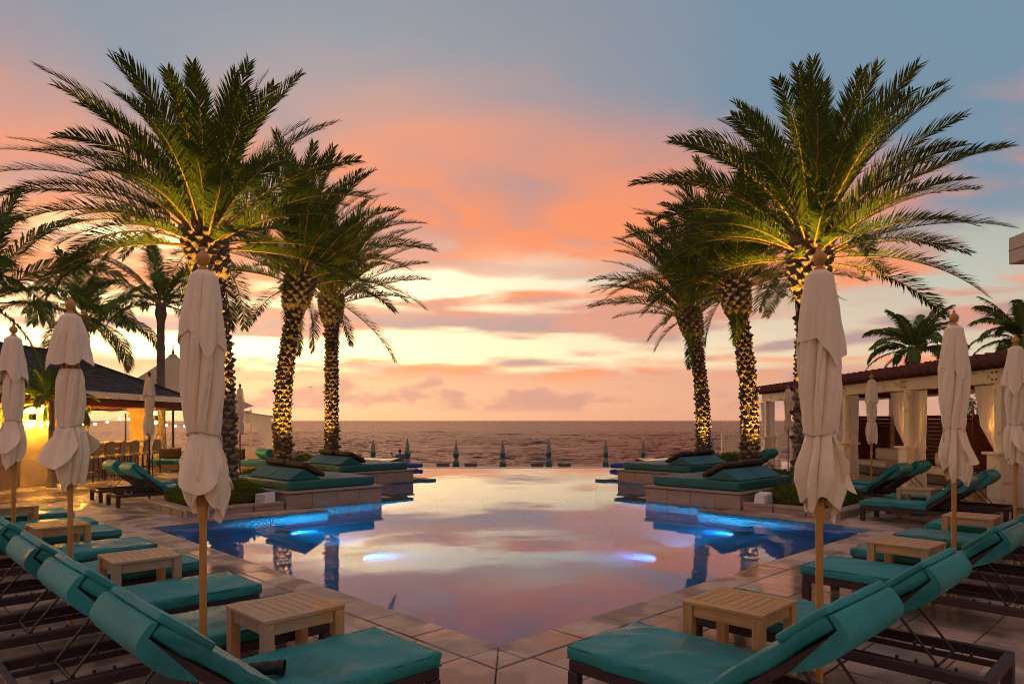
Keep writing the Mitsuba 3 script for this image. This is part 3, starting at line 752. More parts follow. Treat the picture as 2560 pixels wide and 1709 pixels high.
for s, sidename, starts, tabs in ((-1, 'pavilion', [-.64, .66, 1.84, 3.20, 4.55, 5.98, 7.05, 8.42], [(.36, 1.58), (2.90, 1.73), (5.62, 1.83), (8.12, 1.9)]),
                                  (1, 'cabana', [-.42, 1.0, 3.02, 4.30, 5.73, 7.05, 9.24, 10.54], [(.67, 1.66), (3.98, 1.72), (6.74, 1.68), (10.26, .1)])):
    hd = -45.0 if s > 0 else -135.0
    for i, a in enumerate(starts):
        w0 = 1.08 if not (s > 0 and i > 5) else -.54
        x, y = bankpt(a + LW / 2, w0, s)
        near = {0: 'nearest teal sun lounger', len(starts) - 1: 'farthest teal sun lounger'}.get(i, f'{ORD[i]} teal sun lounger from the viewer')
        extra = ', black camera lens on it' if (s < 0 and i == 0) else ''
        lounger(x, y, hd + [0, .6, -.5, .4, -.6, .3, -.4, .5][i], f'{near} in the poolside row, {sidename} side{extra}', f'teal sun loungers along the pool on the {sidename} side')
    for i, (a, w) in enumerate(tabs):
        x, y = bankpt(a, w, s)
        table(x, y, hd + 1.5 * (-1) ** i, f'{ORD[i]} square teak side table from the viewer, between loungers on the {sidename} side')
for s, sidename in ((-1, 'pavilion'), (1, 'cabana')):
    for j, v in enumerate((11.95, 13.25)):
        x, y = uvw(2.25, v, s)
        lounger(x, y, -135.0 if s < 0 else -45.0, f'{["nearer", "farther"][j]} of two teal sun loungers behind the planter on the {sidename} side', f'pairs of teal sun loungers behind the planters')

# camera lens lying on the nearest lounger
px_, py_ = bankpt(-.27, 2.02, -1)
t = thing('camera_lens', 'black camera lens lying on the nearest teal lounger', 'camera lens', T().translate([px_, py_, .400]).rotate([0, 0, 1], 6).rotate([0, 1, 0], 90).scale(.85))
def ribbed(r, z0, z1, n):
    return [(r - (.0016 if i % 2 else 0), z0 + (z1 - z0) * i / n) for i in range(n + 1)]
part(t, 'barrel', MB().lathe([(0, -.10), (.034, -.10), (.037, -.095), (.037, -.03), (.043, -.02), (.043, .09), (0, .09)], 28).ply(M_LENS, 30))
part(t, 'zoom_ring', MB().lathe([(.036, -.09)] + ribbed(.0395, -.085, -.035, 20) + [(.036, -.03)], 28).ply(M_LENS))
part(t, 'focus_ring', MB().lathe([(.042, .0)] + ribbed(.0455, .005, .05, 20) + [(.042, .055)], 28).ply(M_LENS))
part(t, 'lens_hood', MB().lathe([(.043, .088), (.048, .092), (.051, .135), (.048, .135), (.044, .095)], 28).ply(M_LENS, 30))
part(t, 'front_element', MB().lathe([(0, .101), (.02, .099), (.042, .092)], 24).ply(M_GLASSF, 60))
# ------------------------------------------------------------------ daybeds, planters, palms
SIDE = {-1: 'pavilion', 1: 'cabana'}
def uvframe(u, v, z, s):
    """Local x along u, y along v for the pavilion side; mirrored positions on the other side keep a right-handed frame through local y -> -y being drawn by the caller."""
    x, y = uvw(u, v, s)
    ux = np.array([R2 if s < 0 else -R2, R2, 0]); vx = np.array([-R2 if s < 0 else R2, R2, 0])
    return (x, y, z), ux, vx
def uvbox(b, u0, u1, v0, v1, z0, z1, ch, s):
    o, ux, vx = uvframe(0, 0, 0, s)
    lo, hi = np.array([u0, v0, z0]), np.array([u1, v1, z1])
    v, f, uv = cbox(lo, hi, ch)
    w = np.array([o[0], o[1], 0]) + v[:, :1] * ux + v[:, 1:2] * vx + v[:, 2:] * [0, 0, 1]
    if s > 0: f = np.asarray(f)[:, ::-1]
    return b.add(w, f, uv)
def uvmesh(m, s):
    """Places a mesh built in (u, v, z) coordinates."""
    o, ux, vx = uvframe(0, 0, 0, s)
    v = np.asarray(m.vertices); w = np.array([o[0], o[1], 0]) + v[:, :1] * ux + v[:, 1:2] * vx + v[:, 2:] * [0, 0, 1]
    return trimesh.Trimesh(w, m.faces[:, ::-1] if s > 0 else m.faces, process=False)

def daybed(u0, u1, v0, v1, which, s, seed):
    tag = f'{which} daybed on the {SIDE[s]} side'
    t = thing('daybed', f'{which} low stone daybed with a broad teal mattress on the {SIDE[s]} side of the pool', 'daybed', group='stone daybeds at the pool')
    b = MB(); uvbox(b, u0 + .05, u1 - .05, v0 + .05, v1 - .05, -.3, .285, 0, s)
    part(t, 'core', b.ply(M_GROUT))
    n = 4
    for (a0, a1, fixed, along) in ((u0, u1, v0, 'u'), (u0, u1, v1, 'u'), (v0, v1, u1, 'v'), (v0, v1, u0, 'v')):
        for i in range(n):
            b = MB(); p, q = a0 + (a1 - a0) * i / n + .004, a0 + (a1 - a0) * (i + 1) / n - .004
            d = .045 if fixed in (u0, v0) else -.045
            if along == 'u': uvbox(b, p, q, fixed, fixed + d, -.28, .272, .004, s)
            else: uvbox(b, fixed, fixed + d, p + .046 * (i == 0), q - .046 * (i == n - 1), -.28, .272, .004, s)
            part(t, 'stone_panel', b.ply(M_TRAV))
    for (a, b_, c, d) in ((u0 - .03, u1 + .03, v0 - .03, v0 + .30), (u0 - .03, u1 + .03, v1 - .30, v1 + .03), (u0 - .03, u0 + .30, v0 + .303, v1 - .303), (u1 - .30, u1 + .03, v0 + .303, v1 - .303)):
        b = MB(); uvbox(b, a, b_, c, d, .286, .335, .012, s); part(t, 'cap_stone', b.ply(M_TRAV))
    b = MB(); uvbox(b, u0 + .302, u1 - .302, v0 + .305, v1 - .305, .286, .330, 0, s); part(t, 'deck_board', b.ply(M_DARK))
    m0, m1, n0, n1 = u0 + .09, u1 - .11, v0 + .10, v1 - .12
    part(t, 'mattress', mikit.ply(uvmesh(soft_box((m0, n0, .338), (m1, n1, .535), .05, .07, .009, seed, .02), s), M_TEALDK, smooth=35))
    # submerged ledge beyond the foot end
    b = MB(); uvbox(b, u1 + .003, u1 + .84, v0 + .01, v1, -.3, -.040, .01, s); part(t, 'ledge', b.ply(M_DECK))
    for j in range(2):
        p, q = n0 + .10 + j * .97, n0 + .10 + j * .97 + .95
        w = thing('wedge_cushion', f'{"first" if j == 0 else "second"} teal wedge cushion from the pool edge on the {which} daybed, {SIDE[s]} side', 'cushion', group='wedge cushions on the daybeds')
        tri = np.array([(m0 + .03, .548), (m0 + .78, .548), (m0 + .40, .765)])
        c = tri.mean(0); rows = []
        for yy, k in ((p, .95), (p + .015, 1), ((p + q) / 2, 1.0), (q - .015, 1), (q, .95)):
            pts = []
            for i in range(3):
                a_, b_ = tri[i], tri[(i + 1) % 3]
                for tt in (.03, .12, .5, .88, .97): pts.append(c + (a_ + (b_ - a_) * tt - c) * k)
            rows.append([(x_, yy, z_) for x_, z_ in pts])
        vv, ff = grid_mesh(np.array(rows), True)
        k = len(rows[0]); caps = [[0, i + 1, i] for i in range(1, k - 1)], [[4 * k, 4 * k + i, 4 * k + i + 1] for i in range(1, k - 1)]
        m = trimesh.Trimesh(vv, np.vstack([ff[:, [0, 1, 2]], ff[:, [0, 2, 3]], *caps]), process=False); m.fix_normals()
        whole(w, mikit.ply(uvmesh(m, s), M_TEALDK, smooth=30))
        # brown pillow leaning on the wedge's far slope
        w = thing('brown_pillow', f'{"first" if j == 0 else "second"} dark brown pillow from the pool edge on the {which} daybed, {SIDE[s]} side', 'pillow', group='brown pillows on the daybeds')
        mm = soft_box((-.28, -.44, -.055), (.28, .44, .055), .053, .05, .010, seed + j, .03)
        ang = math.radians(28 + 3 * j)
        R = np.array([[math.cos(ang), 0, math.sin(ang)], [0, 1, 0], [-math.sin(ang), 0, math.cos(ang)]])
        vv = np.asarray(mm.vertices) @ R.T + [m0 + .675, (p + q) / 2 + .02, .728 + .012 * j]
        whole(w, mikit.ply(uvmesh(trimesh.Trimesh(vv, mm.faces, process=False), s), M_BROWN, smooth=40))

def leaf_cloud(fn, n, size, seed, elong=3.2):
    """n small blades at the points that fn(rng, n) returns (points, outward directions)."""
    rng = np.random.default_rng(seed)
    p, d = fn(rng, n)
    d = d + rng.normal(0, .45, d.shape); d /= np.linalg.norm(d, axis=1, keepdims=True)
    a = np.cross(d, rng.normal(0, 1, d.shape)); a /= np.linalg.norm(a, axis=1, keepdims=True)
    L = size * (.6 + .8 * rng.random((n, 1))); W = L / elong
    nn = np.cross(d, a) * L * .18
    v = np.stack([p, p + d * L * .5 + a * W / 2 + nn, p + d * L, p + d * L * .5 - a * W / 2 + nn], 1)
    f = (np.arange(n) * 4)[:, None, None] + np.array([[0, 1, 2], [0, 2, 3]])
    return trimesh.Trimesh(v.reshape(-1, 3), f.reshape(-1, 3), process=False)

def shrub(u0, u1, v0, v1, z0, h, s, label, seed, n=6500, size=.085, holes=()):
    t = thing('low_shrub', label, 'shrub', group='low shrubs in the planters')
    def fn(rng, n):
        q = np.c_[u0 + (u1 - u0) * rng.random(n), v0 + (v1 - v0) * rng.random(n)]
        top = h * (.35 + 1.0 * fbm(np.c_[q * 2.4, np.zeros(n)], 3, seed)) * np.clip(np.minimum.reduce([q[:, 0] - u0, u1 - q[:, 0], q[:, 1] - v0, v1 - q[:, 1]]) / .25 + .35, 0, 1)
        z = z0 + top * rng.random(n) ** .6
        x, y = np.array([uvw(a, b, s) for a, b in q]).T
        d = np.c_[rng.normal(0, .5, n), rng.normal(0, .5, n), .75 + .4 * rng.random(n)]
        return np.c_[x, y, z], d / np.linalg.norm(d, axis=1, keepdims=True)
    part(t, 'foliage', mikit.ply(leaf_cloud(fn, n, size, seed), M_BUSH))
    b = MB(); rng = np.random.default_rng(seed)
    for i in range(26):
        a, c = u0 + .1 + (u1 - u0 - .2) * rng.random(), v0 + .1 + (v1 - v0 - .2) * rng.random(); x, y = uvw(a, c, s)
        b.tube([(x, y, z0 - .03), (x + rng.normal(0, .05), y + rng.normal(0, .05), z0 + h * .8)], (.008, .004), 5)
    part(t, 'stem', b.ply(M_TRUNK))

def planter(u0, u1, v0, v1, s, which):
    t = thing('planter', f'{which} low planter with a pale stone kerb on the {SIDE[s]} side', 'planter', group='stone planters')
    b = MB(); uvbox(b, u0 + .20, u1 - .05, v0 + .20, v1 - .2, -.2, .10, 0, s); part(t, 'soil', b.ply(M_SOIL))
    segs = []
    for i in range(3):
        a, c = u0 + (u1 - u0) * i / 3, u0 + (u1 - u0) * (i + 1) / 3
        segs += [(a + .004, c - .004, v0, v0 + .24), (a + .004, c - .004, v1 - .24, v1)]
        a, c = v0 + .245 + (v1 - v0 - .49) * i / 3, v0 + .245 + (v1 - v0 - .49) * (i + 1) / 3
        segs += [(u0, u0 + .24, a + .004, c - .004)]
    for a, b_, c, d in segs:
        b = MB(); uvbox(b, a + .02, b_ - .0, c + .02, d - .02, -.2, .085, 0, s); uvbox(b, a, b_, c, d, .0855, .150, .014, s)
        part(t, 'kerb_stone', b.ply(M_TRAV))
    return t

def frond_mesh(L, e0, droop, nleaf, leafL, seed, side_bend=0.0, vee=.55, width=.032, hang=.25, bare=.16):
    """A feather leaf in the local frame: root at the origin, growing towards +x. Returns (leaflets, midrib)."""
    rng = np.random.default_rng(seed)
    m = 26; t = np.linspace(0, 1, m)
    e = e0 - droop * t ** 1.4; b = side_bend * t ** 1.6
    dx = np.stack([np.cos(e) * np.cos(b), np.cos(e) * np.sin(b), np.sin(e)], 1) * L / (m - 1)
    P = np.vstack([[0, 0, 0], np.cumsum(dx[:-1], 0)])
    Tn = dx / np.linalg.norm(dx, axis=1, keepdims=True)
    S = np.cross([0, 0, 1], Tn); S /= np.linalg.norm(S, axis=1, keepdims=True); N = np.cross(Tn, S)
    roll = rng.normal(0, .25); S, N = S * math.cos(roll) + N * math.sin(roll), N * math.cos(roll) - S * math.sin(roll)
    V, F, k = [], [], 0
    q = np.linspace(bare, .995, nleaf)
    q = np.clip(np.repeat(q, 2) + rng.normal(0, .004, 2 * nleaf), .05, 1)
    sg = np.tile([-1., 1.], nleaf)
    at = lambda X: np.stack([np.interp(q, t, X[:, i]) for i in range(3)], 1)
    p, tt, ss, nn = at(P), at(Tn), at(S), at(N)
    ln = leafL * (np.interp(q, [0, bare, bare + .15, .5, .8, 1], [.3, .35, .85, 1, .85, .40])) * (.85 + .3 * rng.random(2 * nleaf))
    fw = np.interp(q, [0, .3, 1], [1.05, .88, .5]) + rng.normal(0, .07, 2 * nleaf)      # angle from the midrib
    up = vee * (1 + rng.normal(0, .35, 2 * nleaf)) * np.interp(q, [0, .5, 1], [1.1, .8, .5])
    d = tt * np.cos(fw)[:, None] + (ss * sg[:, None] * np.cos(up)[:, None] + nn * np.sin(up)[:, None]) * np.sin(fw)[:, None]
    mid = p + d * (ln * .55)[:, None]
    d2 = d - np.array([0, 0, 1]) * hang * (.6 + .8 * rng.random((2 * nleaf, 1))); d2 /= np.linalg.norm(d2, axis=1, keepdims=True)
    tip = mid + d2 * (ln * .5)[:, None]
    w = np.cross(d, nn); w /= np.linalg.norm(w, axis=1, keepdims=True) + 1e-9
    hw = width / 2
    V = np.stack([p - w * hw * .6, p + w * hw * .6, mid - w * hw, mid + w * hw, tip], 1).reshape(-1, 3)
    F = ((np.arange(2 * nleaf) * 5)[:, None, None] + np.array([[0, 1, 3], [0, 3, 2], [2, 3, 4]])).reshape(-1, 3)
    rib = MB().tube(P, np.interp(t, [0, .12, 1], [.042, .024, .004]) * (L / 4), 5, False).mesh()
    return trimesh.Trimesh(V, F, process=False), rib

def boot_proto(w, h, out, lean):
    """A cut leaf base: grows out of the trunk upwards, its blunt end standing proud. Local x out, y across, z up."""
    v = [(-.03, -w * .18, -h * .62), (-.03, w * .18, -h * .62), (-.03, -w * .5, h * .1), (-.03, w * .5, h * .1), (out * .60, -w * .44, h * .34), (out * .60, w * .44, h * .34), (out, -w * .33, h * .16), (out, w * .33, h * .16), (out * .55, 0, -h * .25), (-.03, -w * .36, h * .5), (-.03, w * .36, h * .5)]
    f = [(0, 1, 8), (0, 8, 2), (1, 3, 8), (2, 8, 6), (2, 6, 4), (3, 7, 8), (3, 5, 7), (8, 7, 6), (6, 7, 5), (6, 5, 4), (4, 5, 10), (4, 10, 9), (2, 4, 9), (3, 10, 5)]
    return trimesh.Trimesh(v, f, process=False)
BOOTS = [mikit.ply(boot_proto(w, h, o, 0), m_) for w, h, o, m_ in ((.165, .14, .058, M_BOOT), (.15, .145, .064, M_BOOT), (.175, .13, .054, M_BOOT), (.16, .15, .060, M_BOOT), (.15, .13, .050, M_BOOTDK), (.13, .16, .095, M_BOOTDK), (.17, .12, .040, M_BOOT))]
BIGBOOTS = [mikit.ply(boot_proto(w, h, o, 0), M_BOOT) for w, h, o in ((.22, .24, .13), (.20, .27, .15), (.23, .22, .11))]
uplight_can = MB().lathe([(0, 0), (.055, 0), (.06, .01), (.06, .13), (.052, .13), (.05, .10), (0, .10)], 14).ply(M_IRON, 30)
uplight_lens = MB().lathe([(.0498, .1015), (0, .1015)], 14).mesh()

def date_palm(x, y, z0, H, lean, label, seed, R=.235, nf=62, wind=0.0, light=None, L=4.3, aim=.72, cone=38.0, lift=0.0):
    rng = np.random.default_rng(seed)
    t = thing('date_palm', label, 'palm tree', group='tall date palms with lit trunks')
    ax = lambda h: np.array([x + lean * (h / H) - .45 * lean * math.sin(math.pi * h / H), y, z0 + h])
    hs = np.linspace(-.15, H + .35, 28)
    rr = R * np.interp(hs, [-.2, 0, .5, 2, H - 1.1, H - .5, H, H + .35], [1.25, 1.18, 1.02, .93, .86, 1.30, 1.34, .5])
    b = MB(); b.tube([ax(h) for h in hs], rr, 18)
    tk = part(t, 'trunk', b.ply(M_TRUNK, True))
    rows = 37; n = 8
    for i in range(rows):
        h = .05 + (H - .85) * i / rows
        r = float(np.interp(h, hs, rr)) - .008
        for j in range(n):
            a = (j + .5 * (i % 2)) / n * 2 * math.pi + rng.normal(0, .075); c = ax(h + rng.normal(0, .020))
            d = np.array([math.cos(a), math.sin(a), 0]); e = np.array([-math.sin(a), math.cos(a), 0])
            sc = .86 + .30 * rng.random()
            if rng.random() < .05: continue
            tw = rng.normal(0, .14); e = e * math.cos(tw) + np.array([0, 0, math.sin(tw)])
            part(tk, 'leaf_base', BOOTS[rng.integers(7)], frame(c + d * r, d * (.65 + .75 * rng.random()), e * sc, np.array([0, 0, sc])))
    b = MB()
    for i in range(9):                              # the thick collar of fresh stubs under the crown
        h = H - .82 + 1.0 * i / 9; r = float(np.interp(h, hs, rr)) - .01
        for j in range(9):
            a = (j + .5 * (i % 2)) / 9 * 2 * math.pi + rng.normal(0, .08); c = ax(h)
            d = np.array([math.cos(a), math.sin(a), .25]); e = np.array([-math.sin(a), math.cos(a), 0]); k = .9 + .5 * i / 9
            m = np.eye(4); m[:3, 0], m[:3, 1], m[:3, 2], m[:3, 3] = d * k, e, np.array([0, 0, 1.]) + d * .25, c + np.array([d[0], d[1], 0]) * r
            bp = boot_proto(.20, .27, .15, 0); b.add(np.asarray(bp.vertices) @ m[:3, :3].T + m[:3, 3], bp.faces)
    part(tk, 'collar_stubs', b.ply(M_BOOT), kind='stuff')
    top = ax(H)
    ga = math.pi * (3 - math.sqrt(5))
    for i in range(nf):
        q = (i + .5) / nf                           # 0 = young and upright in the middle, 1 = old and drooping
        az = i * ga + rng.normal(0, .15)
        e0 = math.radians(np.interp(q, [0, .25, .6, .85, 1], [84, 67, 42, 18, -6])) + rng.normal(0, .09)
        droop = math.radians(np.interp(q, [0, .3, .7, 1], [26, 44, 54, 42])) * (.8 + .4 * rng.random())
        e0 += lift * q; droop *= 1 - lift * q
        wc = wind * math.cos(az)                    # fronds on the lee side lie lower
        e0 -= .20 * max(wc, 0); droop *= 1 + .35 * max(wc, 0) - .35 * max(-wc, 0)
        Lf = L * np.interp(q, [0, .15, .5, 1], [.74, .95, 1, .88]) * (.9 + .18 * rng.random())
        dead = i >= nf - 3
        if dead: e0, droop, Lf = math.radians(-42 - 12 * (nf - i) + 60 * lift), math.radians(34), Lf * (.45 + .15 * rng.random())
        lv, rib = frond_mesh(Lf, e0, droop, 98 if not dead else 60, .47 if not dead else .36, seed * 100 + i, wind * -.35 * math.sin(az), .62, .027, .14)
        h = np.interp(q, [0, 1], [.30, -.22]); o = ax(H + h)
        rot = np.eye(4); rot[:2, :2] = [[math.cos(az), -math.sin(az)], [math.sin(az), math.cos(az)]]; rot[:3, 3] = o + np.array([math.cos(az), math.sin(az), 0]) * np.interp(q, [0, 1], [.02, .20])
        lv.apply_transform(rot); rib.apply_transform(rot)
        fk = part(t, 'frond', mikit.ply(lv, M_LEAF if not dead or i % 2 else M_DEAD))
        part(fk, 'midrib', mikit.ply(rib, M_RACHIS, smooth=True))
    if light:
        lx, ly, lz, power = light
        u = thing('garden_uplight', 'small black spotlight under the ' + label.split(' date')[0] + ' date palm, ' + ('pavilion' if lx < 0 else 'cabana') + ' side', 'lamp', group='spotlights under the date palms')
        target = np.array(ax(H * aim)) + np.array([0, 0, 0.6]) ; d = target - np.array([lx, ly, lz]); d /= np.linalg.norm(d)
        sx = np.cross([0, 1, 0], d); sx /= np.linalg.norm(sx); fr = frame((lx, ly, lz + .05), sx, np.cross(d, sx), d)
        part(u, 'housing', uplight_can, fr)
        part(u, 'lens', mikit.ply(uplight_lens, M_LAMP, emitter=glow(90, 50, 8, weight=.02)), fr)
        part(u, 'stake', MB().tube([(lx, ly, -.05), (lx, ly, lz + .05)], .012, 6).ply(M_IRON, 40))
        o = np.array([lx, ly, lz + .05]) + d * .17
        scene[u + '_beam'] = {'type': 'spot', 'intensity': rgb(power * EM, power * .52 * EM, power * .06 * EM), 'sampling_weight': 2.0, 'cutoff_angle': cone, 'beam_width': 12.0,
                              'to_world': T().look_at(origin=o.tolist(), target=(o + d).tolist(), up=[0, 1, 0])}
    return t

def coconut_palm(x, y, z0, H, label, seed, nf=20, L=2.7, lean=(0, 0), R=.15, group='coconut palms'):
    rng = np.random.default_rng(seed)
    t = thing('coconut_palm', label, 'palm tree', group=group)
    ax = lambda h: np.array([x + lean[0] * max(h / H, 0) ** 1.5, y + lean[1] * max(h / H, 0) ** 1.5, z0 + h])
    hs = np.linspace(-.2, H + .1, 60)
    rr = R * np.interp(hs, [0, .4, 2, H - .7, H - .3, H], [1.5, 1.1, .85, .72, 1.15, 1.0]) * (1 + .03 * np.sin(hs * 42))
    part(t, 'trunk', MB().tube([ax(h) for h in hs], rr, 14).ply(M_CTRUNK, True))
    ga = math.pi * (3 - math.sqrt(5))
    for i in range(nf):
        q = (i + .5) / nf; az = i * ga + rng.normal(0, .2)
        e0 = math.radians(np.interp(q, [0, .3, .7, 1], [82, 58, 28, -12])) + rng.normal(0, .08)
        droop = math.radians(np.interp(q, [0, .3, .7, 1], [30, 75, 95, 80])) * (.85 + .3 * rng.random())
        lv, rib = frond_mesh(L * (.85 + .3 * rng.random()), e0, droop, 76, .62 * L / 2.7, seed * 77 + i, rng.normal(0, .15), .12, .038, .75, .14)
        rot = np.eye(4); rot[:2, :2] = [[math.cos(az), -math.sin(az)], [math.sin(az), math.cos(az)]]; rot[:3, 3] = ax(H) + np.array([math.cos(az), math.sin(az), 0]) * .08
        lv.apply_transform(rot); rib.apply_transform(rot)
        fk = part(t, 'frond', mikit.ply(lv, M_COCO)); part(fk, 'midrib', mikit.ply(rib, M_RACHIS, smooth=True))
    return t

speaker_body = None
for s in (-1, 1):
    planter(.81, 2.69, 9.10, 11.35, s, 'front')
    shrub(1.08, 2.55, 9.4, 11.1, .10, .36, s, f'feathery green shrub in the front planter on the {SIDE[s]} side', 20 + s, n=9500)
    shrub(4.0, 5.9, 13.0, 15.2, .08, .34, s, f'dark green shrub between the two daybeds on the {SIDE[s]} side', 30 + s, n=6000, size=.09)
    shrub(7.6, 9.6, 16.9, 19.2, .08, .50, s, f'green shrub beyond the farther daybed on the {SIDE[s]} side', 40 + s, n=6000, size=.10)
    t = thing('planter', f'middle soil bed between the daybeds on the {SIDE[s]} side', 'planter', group='soil beds')
    b = MB(); uvbox(b, 3.72, 5.98, 12.72, 15.38, -.2, .08, .01, s); whole(t, b.ply(M_SOIL))
    t = thing('planter', f'far soil bed beyond the daybeds on the {SIDE[s]} side', 'planter', group='soil beds')
    b = MB(); uvbox(b, 7.3, 9.9, 16.6, 19.5, -.2, .08, .01, s); whole(t, b.ply(M_SOIL))
    daybed(2.72, 4.96, 9.08, 11.75, 'nearer', s, 60 + s)
    daybed(6.0, 8.46, 12.7, 15.4, 'farther', s, 70 + s)
    # white speaker on the planter's end
    x, y = uvw(2.35, 9.25, s)
    t = thing('garden_speaker', f'white weatherproof speaker box on the kerb of the front planter, {SIDE[s]} side', 'speaker', tf(x, y, .152, -20 if s < 0 else 200 - 180 + 25), group='white garden speakers')
    b = MB(); hullpts = [(-.15, -.11, 0), (.15, -.14, 0), (-.15, .10, 0), (.15, .13, 0), (-.14, -.08, .17), (.14, -.13, .21), (-.14, .08, .17), (.14, .12, .21)]
    h = trimesh.convex.convex_hull(np.array(hullpts)); part(t, 'cabinet', mikit.ply(h, M_WHITE))
    b.box((-.11, -.149, .025), (.12, -.121, .17), .008); part(t, 'grille', b.ply(M_GRILLE))
    b = MB(); b.box((-.02, .11, .03), (.02, .15, .12), .004); part(t, 'bracket', b.ply(M_WHITE))
PW = 105.0
def lit(u, v, s, z, p): x, y = uvw(u, v, s); return (x, y, z, p)
x, y = uvw(2.10, 10.70, -1); date_palm(x, y, .10, 5.45, .25 * -1.6, 'nearest date palm on the pavilion side, its fronds blown outwards', 1, wind=-.7, light=lit(1.15, 9.75, -1, .46, PW * 1.6), aim=1.06, cone=25.0, L=3.75, nf=80)
x, y = uvw(5.30, 14.50, -1); date_palm(x, y, .08, 5.65, .50, 'second date palm from the viewer on the pavilion side, lit yellow from below', 2, wind=.3, light=lit(4.85, 13.55, -1, .40, PW * .42), L=3.8, nf=62)
x, y = uvw(8.80, 18.0, -1); date_palm(x, y, .08, 5.95, -.02, 'farthest date palm on the pavilion side', 3, wind=.4, light=lit(8.05, 17.35, -1, .50, PW * .28), lift=.35, L=3.9, nf=62)
x, y = uvw(2.10, 10.70, 1); date_palm(x, y, .10, 5.15, .1, 'nearest date palm on the cabana side with upright fronds', 4, wind=-.5, light=lit(1.15, 9.75, 1, .46, PW * 1.9), aim=1.06, cone=25.0, L=3.75, nf=80)
x, y = uvw(5.30, 14.50, 1); date_palm(x, y, .08, 5.45, -.45, 'second date palm from the viewer on the cabana side', 5, wind=-.6, light=lit(4.5, 13.9, 1, .40, PW * .42), L=3.6, nf=60)
x, y = uvw(8.80, 18.0, 1); date_palm(x, y, .08, 5.45, -.5, 'farthest date palm on the cabana side', 6, wind=-.9, light=lit(8.3, 17.5, 1, .50, PW * .2), lift=.35, L=3.7, nf=60)
coconut_palm(-12.6, 16.2, -.2, 4.7, 'big coconut palm cut by the picture edge on the pavilion side', 11, nf=19, L=3.3)
coconut_palm(-17.0, 27.0, -.2, 5.9, 'coconut palm rising behind the pavilion roof', 12, nf=20, L=3.1, R=.17)
coconut_palm(-13.75, 26.6, 0, 6.2, 'slim coconut palm at the corner of the pavilion', 13, nf=22, L=2.9, R=.19)
coconut_palm(14.4, 25.2, -.3, 4.6, 'small coconut palm behind the brown cabana roof', 14, nf=26, L=1.75)
coconut_palm(16.2, 22.3, -.3, 4.6, 'coconut palm behind the cabana, cut by the picture edge', 15, nf=26, L=1.75)
coconut_palm(-12.2, 18.1, 0, 2.2, 'young palm in front of the pavilion roof', 16, nf=16, L=1.3, R=.08, group='young palms')
# ------------------------------------------------------------------ pavilion bar
t = thing('bar_pavilion', 'open pavilion bar with a dark hipped slate roof and glowing yellow columns', 'pavilion')
EX, EY0, EY1, EZ = -12.75, 12.0, 26.9, 2.62       # eave on the pool side
RX, RY0, RY1, RZ = -16.2, 14.5, 24.3, 4.15
WX = -19.65
rv = [(EX, EY0, EZ), (EX, EY1, EZ), (WX, EY1, EZ), (WX, EY0, EZ), (RX, RY0, RZ), (RX, RY1, RZ)]
b = MB()
for q in ((0, 1, 5, 4), (2, 3, 4, 5), (1, 2, 5), (3, 0, 4)):
    p = np.array([rv[i] for i in q], float); ax_ = p[1] - p[0]; ax_ /= np.linalg.norm(ax_)
    nrm = np.cross(p[1] - p[0], p[2] - p[0]); nrm /= np.linalg.norm(nrm); up = np.cross(nrm, ax_)
    uv = np.stack([(p - p[0]) @ ax_, (p - p[0]) @ up], 1)
    f = [[0, 1, 2], [0, 2, 3]] if len(q) == 4 else [[0, 1, 2]]
    b.add(p, f, uv)
roof = part(t, 'roof', b.ply(M_SLATE, uv=True))
# shingle courses as stepped strips on the slope that faces the pool
b = MB(); nC = 20
lo0, lo1, hi0, hi1 = [np.array(rv[i], float) for i in (0, 1, 4, 5)]
for i in range(nC):
    t0, t1 = i / nC, (i + 1) / nC
    p = np.array([lo0 + (hi0 - lo0) * t0, lo1 + (hi1 - lo1) * t0, lo1 + (hi1 - lo1) * t1, lo0 + (hi0 - lo0) * t1])
    n_ = np.cross(p[1] - p[0], p[2] - p[0]); n_ /= np.linalg.norm(n_)
    if n_[2] < 0: n_ = -n_
    q = p + n_ * np.array([.045, .045, .012, .012])[:, None]
    b.add(np.vstack([q, p[:2]]), [[0, 1, 2], [0, 2, 3], [0, 4, 5], [0, 5, 1]], np.c_[q[:, 1].tolist() + p[:2, 1].tolist(), [i * .16 + .05, i * .16 + .05, i * .16 + .15, i * .16 + .15, i * .16 + .002, i * .16 + .002]])
part(roof, 'shingle_courses', b.ply({'type': 'twosided', 'bsdf': scene[M_SLATE]}, uv=True), kind='stuff')
b = MB()
for p, q in ((0, 4), (1, 5), (4, 5)): b.bar(np.array(rv[p]) + [0, 0, .05], np.array(rv[q]) + [0, 0, .05], .16, .07, .01)
part(roof, 'ridge_cap', b.ply(M_SLATE, uv=True))
b = MB(); b.box((EX - .02, EY0, EZ - .17), (EX + .06, EY1, EZ + .02), .01); b.box((WX, EY1 - .02, EZ - .17), (EX + .06, EY1 + .06, EZ + .02), .01)
part(t, 'gutter', b.ply(M_CREAM))
b = MB(); b.box((EX - .30, EY0, EZ - .42), (EX - .10, EY1 - .3, EZ - .10), .01); b.box((WX, EY1 - .5, EZ - .42), (EX - .31, EY1 - .3, EZ - .10), .01)
part(t, 'beam', b.ply(M_SLAT, uv=True))
b = MB(); b.box((WX, EY0, EZ - .08), (EX - .10, EY1 - .1, EZ - .03), 0); part(t, 'ceiling', b.ply(M_YELLOW))
